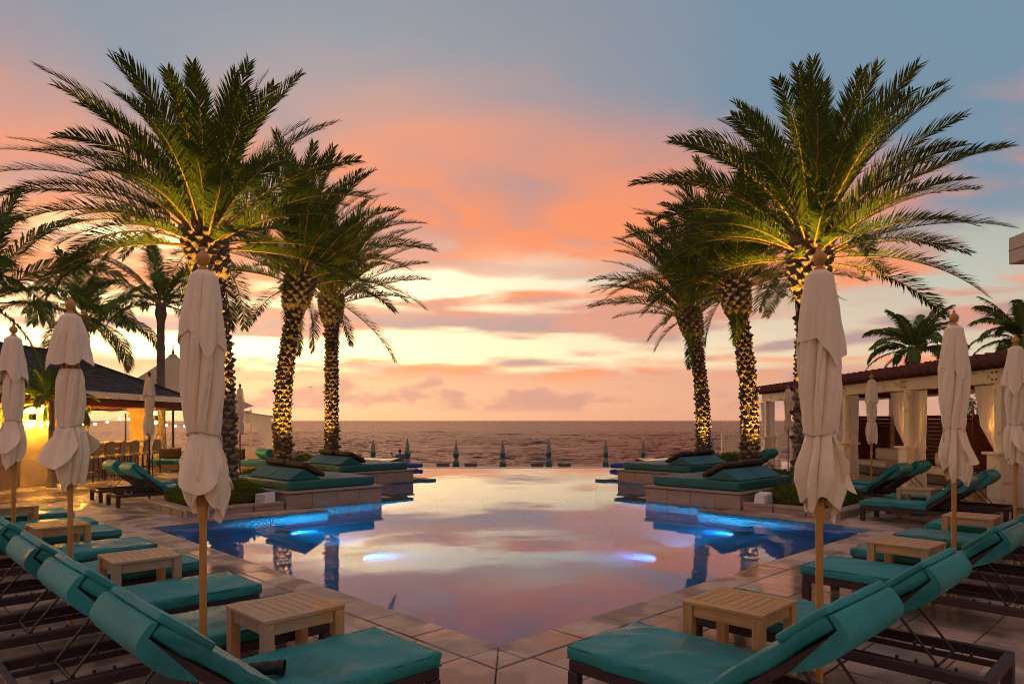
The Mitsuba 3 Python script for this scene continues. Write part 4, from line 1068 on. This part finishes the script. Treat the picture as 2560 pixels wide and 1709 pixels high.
def column(y, x=-13.35, w=.5):
    b = MB(); b.box((x - w / 2, y - w / 2, 0), (x + w / 2, y + w / 2, 2.2), .012); b.box((x - w / 2 - .04, y - w / 2 - .04, 1.86), (x + w / 2 + .04, y + w / 2 + .04, 1.98), .01); b.box((x - w / 2 - .07, y - w / 2 - .07, 2.06), (x + w / 2 + .07, y + w / 2 + .07, 2.19), .012)
    b.box((x - w / 2 - .05, y - w / 2 - .05, 0.0), (x + w / 2 + .05, y + w / 2 + .05, .16), .01)
    return part(t, 'column', b.ply(M_YELLOW))
for y in (16.2, 20.35, 24.45): column(y)
b = MB(); b.box((-13.75, 18.0, 0), (-12.95, 19.15, 2.2), .015); part(t, 'wide_pillar', b.ply(M_YELLOW))
b = MB(); b.box((-19.3, 12.3, 0), (-19.0, 21.5, 2.53), 0); b.box((-19.0, 12.0, 0), (-13.8, 12.3, 2.53), 0); part(t, 'back_wall', b.ply(M_YELLOW))
b = MB(); b.box((-13.5, 14.2, 0), (-12.95, 17.9, 1.02), .01); b.box((-13.5, 19.2, 0), (-12.95, 23.6, 1.02), .01)
ck = part(t, 'counter', b.ply(M_WICKER))
b = MB(); b.box((-13.6, 14.1, 1.021), (-12.8, 17.95, 1.075), .01); b.box((-13.6, 19.2, 1.021), (-12.8, 23.7, 1.075), .01)
part(ck, 'counter_top', b.ply(M_YELLOW))
b = MB()
for i in range(9): b.box((-18.6, 13.3 + i * .9, 1.0), (-18.2, 13.95 + i * .9, 2.1), .01)
part(t, 'shelf_cabinet', b.ply(M_TEAK, uv=True))
sconce = MB(); sconce.box((-.07, -.07, -.09), (.05, .07, .09), .008); sconce_ply = sconce.ply(M_IRON); bulb = trimesh.creation.icosphere(2, .06)
for i, (x, y, z) in enumerate([(-12.84, 18.3, 1.86), (-12.84, 18.85, 1.86), (-13.02, 20.75, 1.86), (-13.02, 24.85, 1.86), (-13.02, 16.7, 1.86)]):
    sk_ = part(t, 'wall_lamp', sconce_ply, T().translate([x, y, z]))
    for dz in (-.17, .17): part(sk_, 'bulb', mikit.ply(bulb, M_LAMP, emitter=glow(260, 128, 15, weight=.6)), T().translate([x, y, z + dz]))
for i, (x, y) in enumerate([(-16.2, 15.5), (-16.2, 20.5), (-16.0, 24.6)]):
    pk = part(t, 'pendant_lamp', MB().tube([(x, y, 2.12), (x, y, 2.55)], .008, 5).ply(M_IRON))
    part(pk, 'bulb', mikit.ply(trimesh.creation.icosphere(2, .13), M_LAMP, emitter=glow(240, 120, 16, weight=1.0)), T().translate([x, y, 2.02]))

def chair_parts():
    P = []
    P.append(('seat', mikit.ply(soft_box((-.21, -.21, .66), (.21, .21, .73), .025, .08), M_WICKER, smooth=35)))
    g = np.linspace(-.20, .20, 9); z = np.linspace(.74, 1.10, 7); Y, Z = np.meshgrid(g, z)
    k = (Z - .74) / .36; Y2 = Y * (1 - .18 * k ** 3); X = .20 + .05 * k - .55 * Y ** 2
    v, f = grid_mesh(np.stack([X, Y2, Z + .05 * (1 - (Y / .2) ** 2) * k], -1)); v2 = v + [.022, 0, 0]
    b = MB(); b.add(v, f[:, ::-1]); b.add(v2, f); P.append(('backrest', b.ply(M_WICKER, 30)))
    for y in (-.19, .19): P.append(('arm', MB().tube([(.18, y, .92), (-.08, y * 1.1, .90), (-.18, y, .74)], .014, 6).ply(M_WICKER, 40)))
    for x in (-.18, .18):
        for y in (-.18, .18): P.append(('leg', MB().tube([(x * 1.1, y * 1.1, 0), (x, y, .67)], .017, 6).ply(M_DARK, 40)))
    P.append(('footrest', MB().tube([(-.19, -.19, .25), (-.19, .19, .25), (.19, .19, .25), (.19, -.19, .25), (-.19, -.19, .25)], .011, 6).ply(M_DARK, 40)))
    return P
CP = chair_parts()
for i in range(6):
    t = thing('bar_chair', f'{ORD[i]} wicker bar chair in the row along the pavilion counter, counted from the wide pillar', 'chair', tf(-12.25 + .03 * (i % 2), 19.75 + i * .66, 0, 8 * (-1) ** i), group='wicker bar chairs along the counter')
    for n_, pl in CP: part(t, n_, pl)

# string of bulbs between pavilion and tent
for i, (p, q, sag) in enumerate([((-15.7, 27.6, 1.95), (-11.6, 28.2, 1.9), .32), ((-21.5, 27.4, 2.0), (-15.7, 27.6, 1.95), .42)]):
    t = thing('string_lights', f'{["nearer", "farther"][i]} string of small warm bulbs hung between pavilion and tent', 'string lights', group='strings of bulbs')
    p, q = np.array(p), np.array(q); g = np.linspace(0, 1, 25); P = p + (q - p) * g[:, None] - np.array([0, 0, 1.0]) * (sag * 4 * g * (1 - g))[:, None]
    part(t, 'cable', MB().tube(P, .008, 4).ply(M_IRON))
    b = MB()
    for j in range(1, 24, 2):
        m = trimesh.creation.icosphere(1, .05); b.add(np.asarray(m.vertices) + P[j] - [0, 0, .06], m.faces)
    part(t, 'bulbs', b.ply(M_LAMP, emitter=glow(16, 11.5, 6)), kind='stuff')
    for e in (p, q): part(t, 'post', MB().tube([(e[0], e[1], 0), (e[0], e[1], e[2] + .1)], .03, 6).ply(M_IRON))

# tent: a peak and a low apron
t = thing('peaked_tent', 'cream fabric tent with a pointed peak and a low draped canopy', 'tent')
apex, cx, cy = np.array([-15.3, 30.6, 4.72]), -15.3, 30.6
n, m = 64, 22
th = np.linspace(0, 2 * np.pi, n, endpoint=False); tt = np.linspace(0, 1, m); TH, TT = np.meshgrid(th, tt)
sq = 1 / np.maximum(np.abs(np.cos(TH)), np.abs(np.sin(TH))); sq = np.minimum(sq, 1.32)
rad = (.10 + 2.65 * TT) * (1 + (sq - 1) * TT); scal = .30 * np.abs(np.sin(2 * TH)) * TT ** 2
Z = apex[2] - (apex[2] - 2.30) * TT ** .92 + .16 * np.cos(4 * TH) * TT ** 2 * -1
v, f = grid_mesh(np.stack([cx + rad * np.cos(TH), cy + rad * np.sin(TH), Z], -1), True)
part(t, 'canopy', mikit.ply(trimesh.Trimesh(v, np.vstack([f[:, [0, 1, 2]], f[:, [0, 2, 3]]]), process=False), M_TENT, smooth=True))
part(t, 'mast', MB().tube([(cx, cy, 0), (cx, cy, 4.7), (cx, cy, 5.2)], (.05, .05, .015), 8).ply(M_IRON, 40))
part(t, 'mast_cap', MB().lathe([(.13, 4.50), (.10, 4.62), (.05, 4.74), (0, 4.82)], 12, (cx, cy, 0)).ply(M_IRON, 40))
for dx in (-2.5, 2.5):
    for dy in (-2.5, 2.5):
        part(t, 'post', MB().tube([(cx + dx, cy + dy, 0), (cx + dx, cy + dy, 2.32)], .035, 8).ply(M_CREAM, 40))
b = MB(); b.tube([(cx - 2.5, cy - 2.5, 2.2), (cx + 2.5, cy - 2.5, 2.2)], .03, 6); b.tube([(cx + 2.5, cy - 2.5, 2.2), (cx + 2.5, cy + 2.5, 2.2)], .03, 6)
part(t, 'edge_pole', b.ply(M_IRON, 40))
t = thing('stretch_canopy', 'low cream stretch canopy with a draped leg at its corner, beside the tent', 'canopy')
g = np.linspace(0, 1, 26); h = np.linspace(0, 1, 14); G, Hh = np.meshgrid(g, h)
X = -13.9 + 3.25 * G; Y = 29.6 + 2.0 * Hh + .3 * G; Z = 2.55 - .62 * G - .30 * np.sin(np.pi * Hh) * .4 - .10 * np.sin(np.pi * G)
v, f = grid_mesh(np.stack([X, Y, Z], -1)); b = MB(); b.add(v, f)
# scalloped front edge that falls into the corner leg
zz = np.interp(g, [0, .3, .6, .8, .9, 1], [.12, .16, .26, .50, 1.10, 1.86]); E0 = np.stack([X[0], Y[0], Z[0]], 1)
ee = np.stack([E0, E0 - np.c_[0 * g, .0 * g + .03 * np.sin(g * 40), zz * .5], E0 - np.c_[.05 * g, .05 * np.sin(g * 31), zz]], 0)
v, f = grid_mesh(ee); b.add(v, f)
part(t, 'cloth', mikit.ply(b.mesh(), M_TENT, smooth=50))
for (x, y, z) in ((-10.72, 29.95, 1.86), (-10.66, 31.9, 1.86), (-13.8, 31.5, 2.45)): part(t, 'pole', MB().tube([(x, y, 0), (x, y, z)], .03, 8).ply(M_CREAM, 40))

# white stone pier and lounge furniture near the tent
t = thing('stone_pier', 'white stone pier with a dark potted plant, beside the lit trunk of the second palm', 'pier', tf(-11.2, 32.0))
b = MB(); b.box((-.32, -.32, 0), (.32, .32, 1.25), .02); b.box((-.38, -.38, 1.251), (.38, .38, 1.33), .015); part(t, 'shaft', b.ply(M_CREAM))
def pot(rng, n):
    d = rng.normal(0, 1, (n, 3)); d[:, 2] = np.abs(d[:, 2]) * .8; d /= np.linalg.norm(d, axis=1, keepdims=True)
    return d * (.28 * rng.random((n, 1))) + [0, 0, 1.34], d
part(t, 'plant', mikit.ply(leaf_cloud(pot, 500, .16, 5), M_BUSH))
def sofa(x, y, rot, label, w=2.0):
    t = thing('outdoor_sofa', label, 'sofa', tf(x, y, 0, rot), group='low outdoor sofas')
    part(t, 'base', MB().box((-w / 2, -.4, .05), (w / 2, .4, .26), .01).ply(M_WICKER))
    part(t, 'seat_cushion', mikit.ply(soft_box((-w / 2, -.42, .265), (w / 2, .36, .42), .04, .1, .006, 3), M_TEAL, smooth=35))
    for i in range(3):
        x0 = -w / 2 + .05 + i * (w - .1) / 3
        part(t, 'back_pillow', mikit.ply(soft_box((x0, .20, .43), (x0 + (w - .1) / 3 - .02, .38, .80), .07, .08, .008, i), (M_BROWN, M_LINEN, M_BROWN)[i], smooth=35))
sofa(-11.4, 23.9, -8, 'low sofa with a teal seat and brown and tan pillows near the slim coconut palm', 2.6)
sofa(-9.0, 23.2, -14, 'low sofa with a teal seat hidden behind the nearest umbrella', 2.0)
t = thing('coffee_table', 'long teak coffee table in the warm light before the teal sofa', 'table', tf(-8.15, 16.7, 0, -45))
part(t, 'table_top', MB().box((-.6, -.34, .36), (.6, .34, .41), .005).ply(M_TEAK, uv=True))
b = MB(); b.box((-.55, -.30, .27), (.55, -.27, .359), .003); b.box((-.55, .27, .27), (.55, .30, .359), .003); part(t, 'apron', b.ply(M_TEAK, uv=True))
for x in (-.54, .54):
    for y in (-.28, .28): part(t, 'leg', MB().box((x - .04, y - .04, 0), (x + .04, y + .04, .269), .004).ply(M_TEAK, uv=True))
for s, (u, v), lab in ((-1, (7.4, 16.9), 'single teal sun lounger facing the sea behind the second lit palm'), (1, (7.4, 16.9), 'single teal sun lounger facing the sea beside the white plank fence')):
    x, y = uvw(u, v, s)
    lounger(x, y, -135.0 if s < 0 else -45.0, lab, 'single sun loungers beyond the daybeds')

# ------------------------------------------------------------------ cabana with louvred roof
t = thing('cabana', 'long cream cabana with a brown louvred roof, curtains and slatted back wall', 'cabana')
X0, X1 = 9.95, 13.1
ys = [10.85, 14.2, 17.55, 20.9, 24.25, 27.6]
for y in ys:
    b = MB(); b.box((X0 - .11, y - .11, .0), (X0 + .11, y + .11, 2.52), .01)
    b.box((X0 - .20, y - .20, 0), (X0 + .20, y + .20, 1.06), .012); b.box((X0 - .27, y - .27, 1.061), (X0 + .27, y + .27, 1.12), .012)
    part(t, 'column', b.ply(M_CREAM))
    b = MB(); b.box((X1 - .11, y - .11, 0), (X1 + .11, y + .11, 2.52), .01); part(t, 'back_post', b.ply(M_CREAM))
for x in (X0, X1):
    for i in range(len(ys) - 1):
        b = MB(); b.box((x - .09, ys[i] + (.0 if i else -.6), 2.524), (x + .09, ys[i + 1] - .004 + (.45 if i == len(ys) - 2 else 0), 2.82), .012)
        if x == X0:
            pass
        bk = part(t, 'beam', b.ply(M_CREAM))
        if x == X0:
            q = MB()
            for dy in (-.05, .05):
                for dz in (2.61, 2.73): q.lathe([(.018, 0), (.018, .012), (0, .014)], 8)
            vv = MB()
            for dy in (-.06, .06):
                for dz in (2.60, 2.74):
                    hx = trimesh.creation.cylinder(.018, .02, 8); hx.apply_transform(trimesh.transformations.rotation_matrix(math.pi / 2, [0, 1, 0])); vv.add(np.asarray(hx.vertices) + [x - .098, ys[i] + .12 + dy, dz], hx.faces)
            part(bk, 'bolts', vv.ply(M_IRON))
for y in ys:
    part(t, 'cross_beam', MB().box((X0 + .095, y - .06, 2.55), (X1 - .095, y + .06, 2.72), .01).ply(M_SLAT, uv=True))
louv = MB(); c_, s_ = math.cos(math.radians(36)), math.sin(math.radians(36))
m = np.eye(4); m[:3, :3] = [[1, 0, 0], [0, c_, -s_], [0, s_, c_]]
louv = MB().box((-.0, -.22, -.022), (X1 - X0 + 1.15, .22, .022), .005, m).ply(M_SLAT, uv=True)
y = 10.3
while y < 28.35:
    part(t, 'roof_louvre', louv, T().translate([X0 - .55, y, 2.965])); y += .345
for i in range(len(ys) - 1):
    k = 0; z = .10
    while z < 1.86:
        part(t, 'wall_slat', MB().box((X1 - .02, ys[i] + .115, z), (X1 + .02, ys[i + 1] - .115, z + .115), .004).ply(M_SLAT, uv=True)); z += .122
    if i % 2 == 0:
        z = .10
        while z < 1.86:
            part(t, 'wall_slat', MB().box((X0 + 1.55, ys[i] - .02, z), (X1 - .115, ys[i] + .02, z + .115), .004).ply(M_SLAT, uv=True)); z += .122

def curtain(x, y, side, seed, tied):
    """Cloth hung from the beam beside a column; side is the direction along the beam in which it spreads."""
    n, m = 60, 30
    s = np.linspace(0, 1, n); q = np.linspace(0, 1, m); S, Q = np.meshgrid(s, q)
    z = 2.50 - Q * 2.44
    w = np.interp(Q, [0, .35, .56, .62, 1], [.80, .60, .15, .15, .34] if tied else [.52, .48, .44, .42, .44])
    off = np.interp(Q, [0, .3, .56, .62, 1], [.12, .14, .14, .14, .15])
    fold = .034 * np.sin(S * 34 + 2 * np.sin(seed + S * 7)) * np.interp(Q, [0, .5, 1], [.9, .6, 1.1])
    V = np.stack([x + .02 + fold + .02 * Q, y + side * (off + S * w), z], -1)
    v, f = grid_mesh(V)
    return trimesh.Trimesh(v, np.vstack([f[:, [0, 1, 2]], f[:, [0, 2, 3]]]), process=False)
for i, y in enumerate(ys):
    for sd in (-1, 1):
        if (i == 0 and sd < 0): continue
        ck = part(t, 'curtain', mikit.ply(curtain(X0, y, sd, i * 3 + sd, sd > 0), M_CURTAIN, smooth=True))
    if i in (1, 2):
        lk = part(t, 'wall_lamp', MB().box((X0 + .111, y - .05, 1.55), (X0 + .16, y + .05, 1.95), .006).ply(M_IRON))
        part(lk, 'bulb', mikit.ply(trimesh.creation.icosphere(2, .06), M_LAMP, emitter=glow(110, 52, 8, weight=.6)), T().translate([X0 + .22, y + .12, 1.72]))
for i in range(4):
    y = (ys[i] + ys[i + 1]) / 2
    tt_ = thing('cabana_sofa', f'cream sofa under the cabana roof in the {ORD[i]} bay from the viewer', 'sofa', tf(11.9, y, 0, -90), group='cream sofas under the cabana')
    part(tt_, 'base', MB().box((-1.0, -.45, .04), (1.0, .45, .28), .01).ply(M_DARK))
    part(tt_, 'seat_cushion', mikit.ply(soft_box((-1.0, -.47, .285), (1.0, .40, .46), .05, .1, .006, i), M_LINEN, smooth=35))
    part(tt_, 'back_cushion', mikit.ply(soft_box((-1.0, .22, .47), (1.0, .45, .85), .06, .1, .006, i + 4), M_LINEN, smooth=35))
    if i in (0, 1):
        part(tt_, 'added_glow_strip', MB().box((-.9, .455, .40), (.9, .475, .43)).ply(M_LAMP, emitter=glow(9, 4.6, .9)))  # added glowing strip, stands in for yellow light on the cushion
# white plank fence and low wall at the sea end of the cabana
t = thing('plank_fence', 'white horizontal plank fence with a square post at the sea end of the cabana', 'fence', tf(10.2, 31.2))
for i in range(4): part(t, 'plank', MB().box((-.9, -.02, .08 + i * .26), (1.4, .02, .325 + i * .26), .006).ply(M_CREAM))
for x in (-.98, 1.5): part(t, 'post', MB().box((x - .08, -.08, 0), (x + .08, .08, 1.2), .01).ply(M_CREAM))
part(t, 'top_rail', MB().box((-.9, -.05, 1.13), (1.42, .05, 1.17), .006).ply(M_CREAM))
t = thing('low_wall', 'tan rendered low wall behind the end curtain of the cabana', 'wall')
whole(t, MB().box((11.9, 30.2, 0), (15.5, 30.45, 1.25), .02).ply(M_CONC))
t = thing('flowering_shrub', 'sparse shrub with pink blossoms behind the slatted wall', 'shrub', tf(14.3, 21.2))
b = MB(); rng = np.random.default_rng(3); tips = []
for i in range(40):
    a = rng.random() * 6.28; p = np.array([0, 0, 0.0]); d = np.array([math.cos(a) * .5, math.sin(a) * .9, 1.3 + .5 * rng.random()])
    pts = [p, d * .6 + rng.normal(0, .1, 3), d * 1.35 + rng.normal(0, .25, 3), d * 1.6 + rng.normal(0, .4, 3)]
    b.tube(pts, (.02, .014, .008, .004), 4); tips += pts[2:]
part(t, 'branch', b.ply(M_TRUNK)); tips = np.array(tips)
def atips(rng, n):
    d = rng.normal(0, 1, (n, 3)); return tips[rng.integers(len(tips), size=n)] + rng.normal(0, .10, (n, 3)), d / np.linalg.norm(d, axis=1, keepdims=True)
part(t, 'leaves', mikit.ply(leaf_cloud(atips, 700, .09, 8, 2.0), M_BUSH)); part(t, 'blossoms', mikit.ply(leaf_cloud(atips, 260, .08, 9, 1.3), M_FLOWER))

# concrete roof slab of the hotel at the edge
t = thing('hotel_building', 'pale concrete roof slab of a building jutting in from the picture edge', 'building')
part(t, 'roof_slab', MB().box((7.82, 2.0, 4.20), (16.0, 10.98, 4.62), .01).ply(M_CONC))
b = MB(); b.box((7.813, 2.0, 4.405), (7.82, 10.98, 4.413)); 
for y in (9.6, 8.2, 6.8): b.box((7.813, y, 4.2), (7.82, y + .008, 4.62))
part(t, 'slab_joint', b.ply(M_GREYBOX))
part(t, 'wall', MB().box((11.2, 2.0, -.3), (15.5, 9.0, 4.195), .01).ply(M_CONC))

# ------------------------------------------------------------------ beach: umbrellas, boxes, a person, floats, a bird
def beach_umbrella(x, y, label, seed, big=1.0):
    rng = np.random.default_rng(seed)
    t = thing('beach_umbrella', label, 'umbrella', tf(x, y, -1.95, seed * 50), group='closed white and teal beach umbrellas')
    top = 2.28 * big
    part(t, 'pole', MB().tube([(0, 0, 0), (0, 0, top)], .022, 6).ply(M_DARK, 40))
    part(t, 'tip', MB().lathe([(.05, 0), (.03, .06), (.02, .14), (0, .16)], 10, (0, 0, top - .02)).ply(M_IRON, 40))
    def ring(zs, rs, mat_, name, sd):
        pr = [(z, r, .6) for z, r in zip(zs, rs)]
        part(t, name, mikit.ply(canopy_mesh(pr, sd, 6, .3, .05, .4, 40, 14), mat_, smooth=True))
    f = .85 + .4 * rng.random(5)
    ring([top, top - .3, top - .75], [.03, .10 * f[0], .15 * f[1]], M_BEACHWHITE, 'upper_panel', seed)
    ring([top - .68, top - .9, top - 1.12], [.11, .19 * f[2], .14], M_BEACHTEAL, 'teal_band', seed + 20)
    ring([top - 1.06, top - 1.25, top - 1.42], [.12, .15, .17 * f[3]], M_BEACHWHITE, 'lower_panel', seed + 40)
    ring([top - 1.36, top - 1.55, top - 1.80], [.15, .20 * f[4], .22 * f[4]], M_BEACHTEAL, 'hem', seed + 60)
def seen(X, d): return CAM[0] + FWD[0] * d + (X - 1280) / 1733 * d * FWD[1]
for i, (X, d, k) in enumerate([(932, 49, 1.0), (1018, 45, 1.06), (1140, 48.5, .98), (1257, 47.5, 1.0), (1372, 47.5, 1.02), (1514, 48, 1.0), (1608, 49, .98), (1779, 52, 1.0)]):
    beach_umbrella(seen(X, d), d, f'{ORD[i]} closed white and teal beach umbrella from the pavilion side beyond the pool edge', 100 + i, k)
for i, (X, d) in enumerate([(1107, 48), (1177, 48), (1343, 48), (1411, 48)]):
    t = thing('beach_box', f'{ORD[i]} low grey wooden box on the beach from the pavilion side, between the umbrellas', 'box', tf(seen(X, d), d, -1.95, 0), group='low grey boxes on the beach')
    part(t, 'body', MB().box((-.42, -.3, 0), (.42, .3, .70), .02).ply(M_GREYBOX)); part(t, 'lid', MB().box((-.45, -.33, .705), (.45, .33, .78), .02).ply(M_GREYBOX))
for s, u, v in ((-1, 9.75, 14.2), (1, 9.75, 14.2)):
    x, y = (-4.72, 26.25) if s < 0 else (4.72, 26.25)
    t = thing('pool_float', f'rolled bright blue pool float by the weir on the {SIDE[s]} side', 'pool float', tf(x, y, .03), group='blue pool floats')
    part(t, 'roll', mikit.ply(soft_box((-1.1, -.18, -.06), (1.0 , .18, .13), .08, .08, .02, 3 + s), M_BLUE, smooth=35))
    part(t, 'end_cap', mikit.ply(soft_box((-.0, -.14, -.04), (.16, .14, .12), .06, .08, .0, 3), M_BLUE, smooth=35), T().translate([1.0 if s < 0 else -1.2, 0, 0]))

# person on the beach holding up a phone
d = 43.5; t = thing('person', 'person in a blue shirt seen from behind beyond the pool, raising a phone', 'person', tf(seen(999, d), d, -1.95, 12))
J = {'hip_l': ((-.10, 0, .93), .115), 'hip_r': ((.10, 0, .93), .115), 'kn_l': ((-.12, .02, .50), .068), 'kn_r': ((.11, .0, .50), .068), 'an_l': ((-.13, -.01, .09), .045), 'an_r': ((.12, -.03, .09), .045), 'to_l': ((-.14, .14, .04), .035), 'to_r': ((.13, .12, .04), .035),
     'belly': ((0, 0, 1.10), .135), 'chest': ((0, .01, 1.32), .140), 'sh_l': ((-.17, .01, 1.43), .070), 'sh_r': ((.18, .0, 1.43), .070), 'neck': ((0, .01, 1.52), .058), 'nk2': ((0, .02, 1.60), .055),
     'el_l': ((-.30, .18, 1.27), .048), 'wr_l': ((-.47, .30, 1.47), .033), 'el_r': ((.24, .04, 1.16), .047), 'wr_r': ((.14, .22, 1.02), .034)}
J = {k: (p, r) for k, (p, r) in J.items()}
sc = 1.06
body = hullchain({k: (np.array(p) * sc, r * sc) for k, (p, r) in J.items()}, [('hip_l', 'hip_r'), ('hip_l', 'belly'), ('hip_r', 'belly'), ('belly', 'chest'), ('chest', 'sh_l'), ('chest', 'sh_r'), ('sh_l', 'sh_r'), ('chest', 'neck'), ('neck', 'nk2'), ('hip_l', 'kn_l'), ('kn_l', 'an_l'), ('an_l', 'to_l'), ('hip_r', 'kn_r'), ('kn_r', 'an_r'), ('an_r', 'to_r'), ('sh_l', 'el_l'), ('el_l', 'wr_l'), ('sh_r', 'el_r'), ('el_r', 'wr_r')], 12, .05, 4)
whole(t, mikit.ply(body, M_SKIN, smooth=True))
shirt = hullchain({k: (np.array(J[k][0]) * sc, (J[k][1] + .014) * sc) for k in ('belly', 'chest', 'sh_l', 'sh_r', 'hip_l', 'hip_r')} | {'em_l': (np.array((-.235, .095, 1.35)) * sc, .066), 'em_r': (np.array((.21, .02, 1.29)) * sc, .066)}, [('hip_l', 'belly'), ('hip_r', 'belly'), ('hip_l', 'hip_r'), ('belly', 'chest'), ('chest', 'sh_l'), ('chest', 'sh_r'), ('sh_l', 'sh_r'), ('sh_l', 'em_l'), ('sh_r', 'em_r')], 12, .05, 4)
part(t, 'shirt', mikit.ply(shirt, M_SHIRT, smooth=True))
shorts = hullchain({k: (np.array(p) * sc, r * sc) for k, (p, r) in {'hip_l': ((-.10, 0, .90), .125), 'hip_r': ((.10, 0, .90), .125), 'k_l': ((-.125, .02, .55), .095), 'k_r': ((.115, .0, .55), .095)}.items()}, [('hip_l', 'hip_r'), ('hip_l', 'k_l'), ('hip_r', 'k_r')], 12, .05, 4)
part(t, 'shorts', mikit.ply(shorts, M_SHORTS, smooth=True))
hm = trimesh.creation.icosphere(3, 1.0); v = np.asarray(hm.vertices) * [.078, .098, .125]
v[:, 1] += .022 * np.exp(-((v[:, 2] + .015) / .025) ** 2 - (v[:, 0] / .02) ** 2) * (v[:, 1] > 0)
part(t, 'head', mikit.ply(trimesh.Trimesh(v * sc + [0, .03, 1.80], hm.faces), M_SKIN, smooth=True))
hv = np.asarray(hm.vertices); keep = (hv[hm.faces].mean(1)[:, 1] < .25) & (hv[hm.faces].mean(1)[:, 2] > -.45) | (hv[hm.faces].mean(1)[:, 2] > .62)
part(t, 'hair', mikit.ply(trimesh.Trimesh(hv * [.085, .105, .132] * sc + [0, .026, 1.806], hm.faces[keep]), M_SHORTS, smooth=True))
def hand(o, d, up, sd, curl):
    o, d, up = [np.asarray(a, float) for a in (o, d, up)]; d /= np.linalg.norm(d); x = np.cross(d, up); x /= np.linalg.norm(x); n_ = np.cross(x, d)
    js = {'p0': (o, .026), 'p1': (o + d * .085 + x * .028, .017), 'p2': (o + d * .085 - x * .028, .017)}; bs = [('p0', 'p1'), ('p0', 'p2'), ('p1', 'p2')]
    for i, L in enumerate((.068, .078, .072, .056)):
        b0 = o + d * .088 + x * (.030 - .020 * i); js[f'a{i}'] = (b0, .0105); js[f'b{i}'] = (b0 + d * L * .55 + n_ * curl * .3 * L, .0095); js[f'c{i}'] = (b0 + d * L * (1 - curl * .5) + n_ * curl * L, .008)
        bs += [('p1' if i < 2 else 'p2', f'a{i}'), (f'a{i}', f'b{i}'), (f'b{i}', f'c{i}')]
    js['t0'] = (o + d * .025 + x * sd * .032, .013); js['t1'] = (o + d * .060 + x * sd * .060 + n_ * .02, .011); js['t2'] = (o + d * .095 + x * sd * .062 + n_ * .04, .009)
    return hullchain(js, bs + [('p0', 't0'), ('t0', 't1'), ('t1', 't2')], 8, .012, 3)
wl = np.array(J['wr_l'][0]) * sc; wr = np.array(J['wr_r'][0]) * sc
part(t, 'hand', mikit.ply(hand(wl, (-.15, .1, 1), (0, -1, 0), 1, .5), M_SKIN, smooth=True)); part(t, 'hand', mikit.ply(hand(wr, (-.5, .8, -.2), (0, 0, 1), 1, .5), M_SKIN, smooth=True))
ph = thing('phone', 'dark phone held up by the person beyond the pool', 'phone', place[t])
part(ph, 'case', MB().box((-.075, -.005, -.02), (.075, .005, .06), .003).ply(M_IRON), T().translate([float(wl[0]) - .01, float(wl[1]) + .035, float(wl[2]) + .12]))
part(ph, 'screen', MB().box((-.068, -.0075, -.014), (.068, -.0055, .054)).ply(M_GLASSF), T().translate([float(wl[0]) - .01, float(wl[1]) + .035, float(wl[2]) + .12]))

bd = 70.0; t = thing('bird', 'small dark bird flying above the sea', 'bird', T().translate([seen(774.5, bd), bd, 1.75 + 84.5 / 1733 * bd]).rotate([0, 0, 1], 30))
m = trimesh.creation.icosphere(2, 1.0); m.apply_scale([.06, .20, .06]); v = np.asarray(m.vertices)
wing = np.array([[0, .07, .03], [.16, .10, .10], [.34, .02, .02], [.30, -.04, .01], [.14, -.03, .08], [0, -.07, .03]]); b = MB(); b.add(v, m.faces)
for sx in (-1, 1):
    w = wing * [sx, 1, 1]; w2 = w - [0, 0, .012]; f = [[0, 1, 4], [0, 4, 5], [1, 2, 3], [1, 3, 4]]
    b.add(w, f if sx < 0 else [q[::-1] for q in f]); b.add(w2, f if sx > 0 else [q[::-1] for q in f])
b.add([[0, -.15, 0], [.05, -.28, 0], [-.05, -.28, 0], [0, -.15, .015]], [[0, 1, 2], [3, 2, 1], [0, 3, 1], [0, 2, 3]])
whole(t, mikit.ply(b.mesh(), M_IRON))
